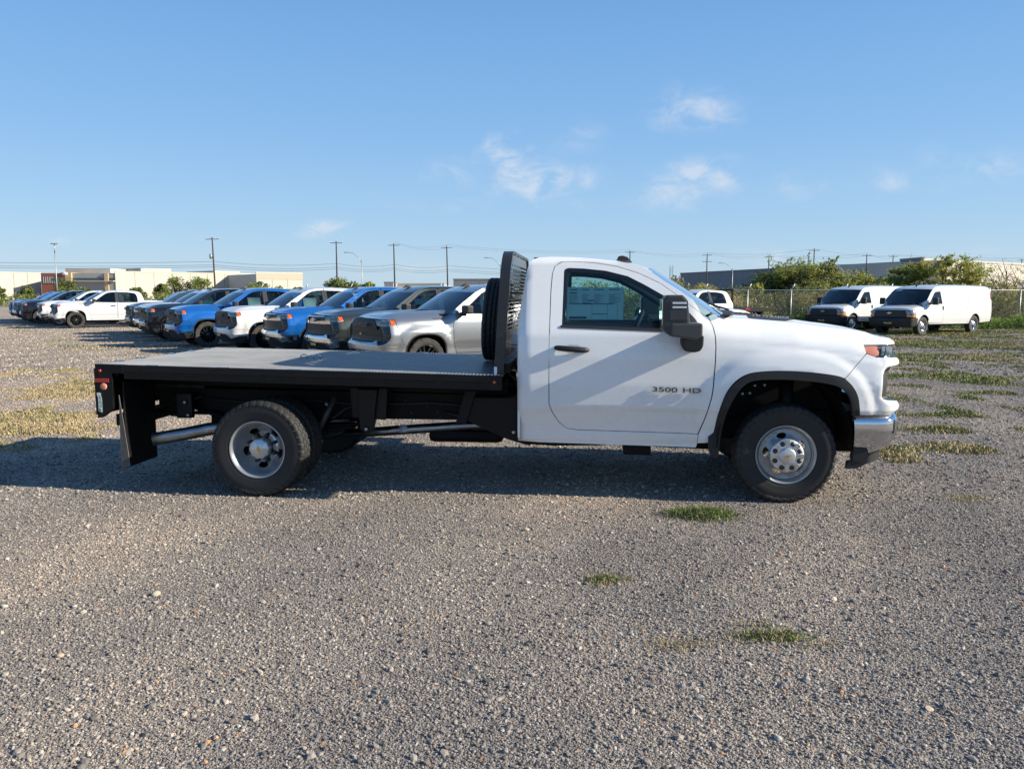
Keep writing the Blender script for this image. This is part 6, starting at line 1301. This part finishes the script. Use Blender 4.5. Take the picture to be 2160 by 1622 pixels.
# ================================================================== buildings
CREAM = pm('cream_concrete', (.46, .435, .38), .85, var=(.12, .06)); CREAM2 = pm('pale_cream_coping', (.52, .48, .39), .85); SAND = pm('sand_band', (.40, .37, .29), .85); BRICK = pm('red_brick', (.26, .085, .055), .85, var=(2, .15)); GREYC = pm('grey_concrete', (.21, .215, .22), .85, var=(.1, .08)); GREYL = pm('mid_grey_concrete', (.30, .30, .295), .85, var=(.1, .06)); STONEP = pm('buff_pillar', (.50, .36, .21), .85); DOORM = pm('dock_door', (.16, .165, .17), .7); WGL = pm('window_blue', (.05, .08, .09), .1, .2, .5)
def block(name, mat, par, x0, x1, y0, y1, z0, z1): m = MB(); m.box(x0, x1, y0, y1, z0, z1); return m.build(name, mat, par)
def warehouse(u0, u1, v, d, depth, mat, lab, panels, blocks=(), band=None, d1=None):
    d1 = d1 or d; a, b = Vector(at(u0, v, d)), Vector(at(u1, v, d1)); H = CAM_H + (621 - v) / 1700 * (d + d1) / 2; Lv = Vector((b.x - a.x, b.y - a.y, 0)); Ln = Lv.length
    T = empty('warehouse', (a.x, a.y, 0), math.atan2(Lv.y, Lv.x)); tag(T, lab, 'warehouse', 'large warehouses on the horizon')
    block('wall', mat, T, .3, Ln - .3, .35, depth, 0, H - .25); w = Ln / panels
    for k in range(panels): block('wall_panel', mat, T, k * w + .07, (k + 1) * w - .07, 0, .33, 0, H)
    block('parapet', CREAM2 if mat is CREAM else mat, T, -.1, Ln + .1, -.12, .5, H + .01, H + .45)
    for b0, b1, h in blocks: block('rooftop_block', CREAM, T, b0 * Ln, b1 * Ln, 10, 34, H - .5, H + h)
    if band: block('wall_band', SAND, T, -.05, Ln + .05, -.10, -.005, H - band, H - .02)
    for k in range(max(2, panels // 2)): x = (k + .5) * Ln / max(2, panels // 2); block('dock_door', DOORM, T, x - 2.2, x + 2.2, -.06, -.001, 0.2, 3.8)
    return T
warehouse(-190, 95, 576, 265, 80, CREAM, 'cream warehouse at the left edge, left of the brick office', 9, ((.35, .72, 2.0),), d1=300)
warehouse(250, 545, 578, 290, 80, CREAM, 'long cream warehouse in the middle of the left horizon', 8, ((.24, .45, 2.0), (.76, .97, 1.6)), d1=330)
warehouse(545, 642, 578, 300, 80, CREAM, 'cream warehouse end with a sand-coloured top band', 3, (), 2.2, d1=312)
ox0, ox1 = at(95, 577, 290)[0], at(250, 577, 290)[0]; oc = (ox0 + ox1) / 2; OF = empty('office_building', (oc, 290, 0)); tag(OF, 'brick and grey office front between two cream warehouses', 'building')
H_ = at(95, 577, 290)[2]
def oblock(nm, mat, u0, u1, v0, v1, y0, y1): p0, p1 = at(u0, v0, 290), at(u1, v1, 290); return block(nm, mat, OF, p0[0] - oc, p1[0] - oc, y0, y1, max(0, p1[2]), p0[2])
oblock('brick_wall', BRICK, 95, 137, 577, 640, 0, 20); oblock('brick_wall', BRICK, 137, 147, 576, 640, -.5, 20); oblock('stone_pillar', STONEP, 147, 160, 576, 640, -.6, 20); oblock('grey_wall', GREYL, 160, 250, 577, 640, .2, 20); oblock('stone_pillar', STONEP, 228, 236, 577, 640, -.3, 20); oblock('rooftop_block', CREAM, 108, 206, 565, 577.5, 12, 40)
for k in range(9): oblock('window', WGL, 97 + k * 4.4, 99.6 + k * 4.4, 585, 598, -.1, .0); oblock('mullion', CREAM2, 99.9 + k * 4.4, 101 + k * 4.4, 585, 598, -.2, -.05)
for k in range(8): oblock('window', WGL, 161.5 + k * 8.2, 169 + k * 8.2, 587, 592, .05, .2)
for k in range(2): oblock('window', WGL, 237.5 + k * 6, 243 + k * 6, 587, 592, .05, .2)
oblock('canopy', CREAM2, 160, 250, 593, 594.5, -1.5, .2)
m = MB(); m.lathe([(0, -.15), (1, -.15), (1, .15), (0, .15)], 20); p = at(148, 578.5, 290); m.bm.transform(Matrix.Translation((p[0] - oc, -.8, p[2])) @ Matrix.Diagonal((.95, 1, .62, 1))); m.build('round_sign', pm('sign_white', (.8, .8, .78), .6), OF)
# dark warehouse on the right, receding, in its own shade
def wall_poly(u0, v0, d0, u1, v1, d1, name, mat, lab, panels, cap=None, depth=60):
    a, b = Vector(at(u0, v0, d0)), Vector(at(u1, v1, d1)); H = max(a.z, b.z) if False else (a.z + b.z) / 2; L = Vector((b.x - a.x, b.y - a.y, 0)); T = empty(name, (a.x, a.y, 0), math.atan2(L.y, L.x)); tag(T, lab, 'warehouse', 'large warehouses on the horizon')
    block('wall', mat, T, 0.2, L.length - .2, .3, depth, 0, H - .3); w = L.length / panels
    for k in range(panels): block('wall_panel', mat, T, k * w + .05, (k + 1) * w - .05, 0, .28, 0, H)
    block('parapet', cap or mat, T, -.1, L.length + .1, -.15, .4, H + .01, H + .5)
    for k in range(panels): block('clerestory_window', WGL, T, k * w + w * .2, k * w + w * .8, -.05, -.001, H * .35, H * .42)
    return T
wall_poly(1432, 579, 330, 1900, 557, 215, 'dark_warehouse', GREYC, 'long dark grey warehouse receding behind the mesquite trees', 16)
wall_poly(1890, 551, 200, 1937, 549, 190, 'dark_warehouse', GREYC, 'taller dark warehouse bay behind the tallest mesquite', 2, depth=6)
wall_poly(1938, 553, 190, 2300, 566, 250, 'cream_warehouse', CREAM, 'sunlit cream warehouse at the right edge behind the bare tree', 8, depth=40)
for u0, u1, v, d, mt, lab in ((812, 832, 597, 330, GREYL, 'small grey building right of a utility pole, far away'), (836, 938, 600, 340, CREAM, 'low cream building far behind the silver pickup roof'), (957, 1040, 591, 300, GREYC, 'dark grey building just left of the headboard'), (1416, 1434, 589, 345, CREAM, 'small cream building left of the dark warehouse')): warehouse(u0, u1, v, d, 40, mt, lab, 3)
# ================================================================== poles and wires
WOOD = pm('pole_wood', (.052, .042, .036), .9, var=(4, .3)); INSUL = pm('insulator', (.45, .46, .48), .4)
POLES = []
def pole(u, v, d, lab, arms=1, lean=0, extra=False):
    x, _, H = at(u, v, d); T = empty('utility_pole', (x, d, 0)); tag(T, lab, 'utility pole', 'wooden utility poles along the road'); T.rotation_euler = (0, R(lean), 0)
    m = MB(); m.tube([(0, 0, 0), (0, 0, H * .5), (0, 0, H)], [.17, .145, .11], 8); m.build('pole', WOOD, T)
    for k in range(arms):
        z = H - .35 - k * 1.6; m = MB(); m.box(-1.15, 1.15, -.05, .05, z - .05, z + .05); m.build('cross_arm', WOOD, T)
        for q in (-1.05, -.4, .55, 1.05):
            m = MB(); m.lathe([(0, 0), (.055, 0), (.075, .08), (.04, .2), (0, .22)], 8, 'z', (q, 0, z + .07)); m.build('insulator', INSUL, T)
    m = MB(); m.lathe([(0, 0), (.05, 0), (.06, .1), (.03, .3), (0, .32)], 8, 'z', (0, 0, H)); m.build('insulator', INSUL, T)
    if extra: m = MB(); m.lathe([(0, 0), (.28, 0), (.28, .8), (0, .85)], 10, 'z', (-.4, 0, H * .68)); m.build('transformer', GALV, T)
    POLES.append((u, x, d, H)); return T
for a in ((459, 503, 145, 'thick leaning pole with transformer in front of the cream warehouse', 1, -1.2, True), (714, 511, 155, 'utility pole standing in front of the round oak', 1), (835, 516, 164, 'utility pole between the oak and the pole by the headboard', 1, -.6), (946, 521, 172, 'utility pole just left of the headboard', 1, -1), (1326, 531, 190, 'utility pole whose top shows above the cab roof'), (1487, 537, 201, 'utility pole with two cross-arms above the white crew-cab truck', 2), (1616, 541, 211, 'short utility pole left of the broad mesquite'), (1710, 527, 180, 'tall utility pole rising out of the broad mesquite'), (1820, 538, 200, 'utility pole above the gap between the vans'), (1875, 540, 215, 'utility pole left of the tallest mesquite'), (2144, 548, 230, 'utility pole among the bare tree branches')): pole(*a)
WIREM = pm('wire', (.05, .05, .055), .6)
def wire(pts, lab, r, sag):
    P = []
    for a, b in zip(pts, pts[1:]):
        for k in range(8):
            t = k / 8; p = Vector(a).lerp(Vector(b), t); p.z -= sag * 4 * t * (1 - t); P.append(p)
    P.append(Vector(pts[-1])); m = MB(); m.tube(P, r, 3, False); o = m.build('power_line', WIREM); tag(o, lab, 'wire', 'overhead wires between the poles')
main = [p for p in POLES if p[0] in (459, 714, 835, 946, 1326, 1487, 1616, 1820, 1875, 2144)]
for dz, n in ((.25, 'topmost'), (-.2, 'second')): wire([(p[1] + 1.05 * (dz < 0), p[2], p[3] + dz) for p in main[2:]], n + ' thin wire strung across the pole tops', .018, .8)
for k, v in enumerate((553, 560, 564)):
    wire([at(-400, v - 8, 120), at(459, v, 145), at(714, v + 4, 155), at(835, v + 6, 164), at(946, v + 9, 172), at(1326, v + 20, 190)], ['upper', 'middle', 'lowest'][k] + ' of the three low wires crossing the left half of the sky', .03, .5)
wire([at(1487, 535, 201), at(1710, 527, 180), at(1900, 540, 190), at(2300, 538, 200)], 'thin wire from the tall pole to the right edge', .018, .8)
def street_light(u, v, d, lab, arm, side=-1):
    x, _, H = at(u, v, d); T = empty('street_light', (x, d, 0)); tag(T, lab, 'street light', 'galvanised street lights'); m = MB(); m.tube([(0, 0, 0), (0, 0, H * .86)], [.085, .06], 8); m.build('pole', GALV, T)
    if arm: 
        m = MB(); m.tube([(0, 0, H * .80), (side * .5, 0, H * .90), (side * 1.5, 0, H * .985), (side * 2.4, 0, H)], [.06, .05, .045, .04], 6); m.build('arm', GALV, T); m = MB(); m.box(min(side * 2.3, side * 3.0), max(side * 2.3, side * 3.0), -.12, .12, H - .10, H + .05, .03); m.build('lamp_head', GALV, T)
    else:
        m = MB(); m.tube([(0, 0, H * .86), (0, 0, H)], [.09, .07], 8); m.build('pole_top', GALV, T); m = MB(); m.box(-.5, .5, -.1, .1, H - .05, H + .1); m.build('lamp_head', GALV, T)
street_light(127, 517, 115, 'tall pale light pole in front of the brick office', False); street_light(766, 534, 140, 'street light with curved arm left of the headboard', True); street_light(1056, 545, 150, 'street light just left of the headboard top', True); street_light(1541, 556, 170, 'street light with curved arm above the crew-cab truck', True); street_light(1772, 560, 190, 'street light right of the broad mesquite', True)
x, _, H = at(1413, 561, 420); T = empty('lattice_tower', (x, 420, 0)); tag(T, 'small far lattice tower left of the dark warehouse', 'tower'); m = MB()
for sx_, sy_ in ((-1, -1), (1, -1), (1, 1), (-1, 1)): m.tube([(sx_ * .9, sy_ * .9, 0), (sx_ * .7, sy_ * .7, H)], .10, 4)
m.build('legs', GREYC, T); m = MB(); k = 0; z = 0
while z < H - 1.2:
    for s_ in (-1, 1): m.tube([(-.85 * s_, -.8, z), (.85 * s_, -.8, z + 1.4)], .07, 4)
    z += 1.4
m.build('bracing', GREYC, T)
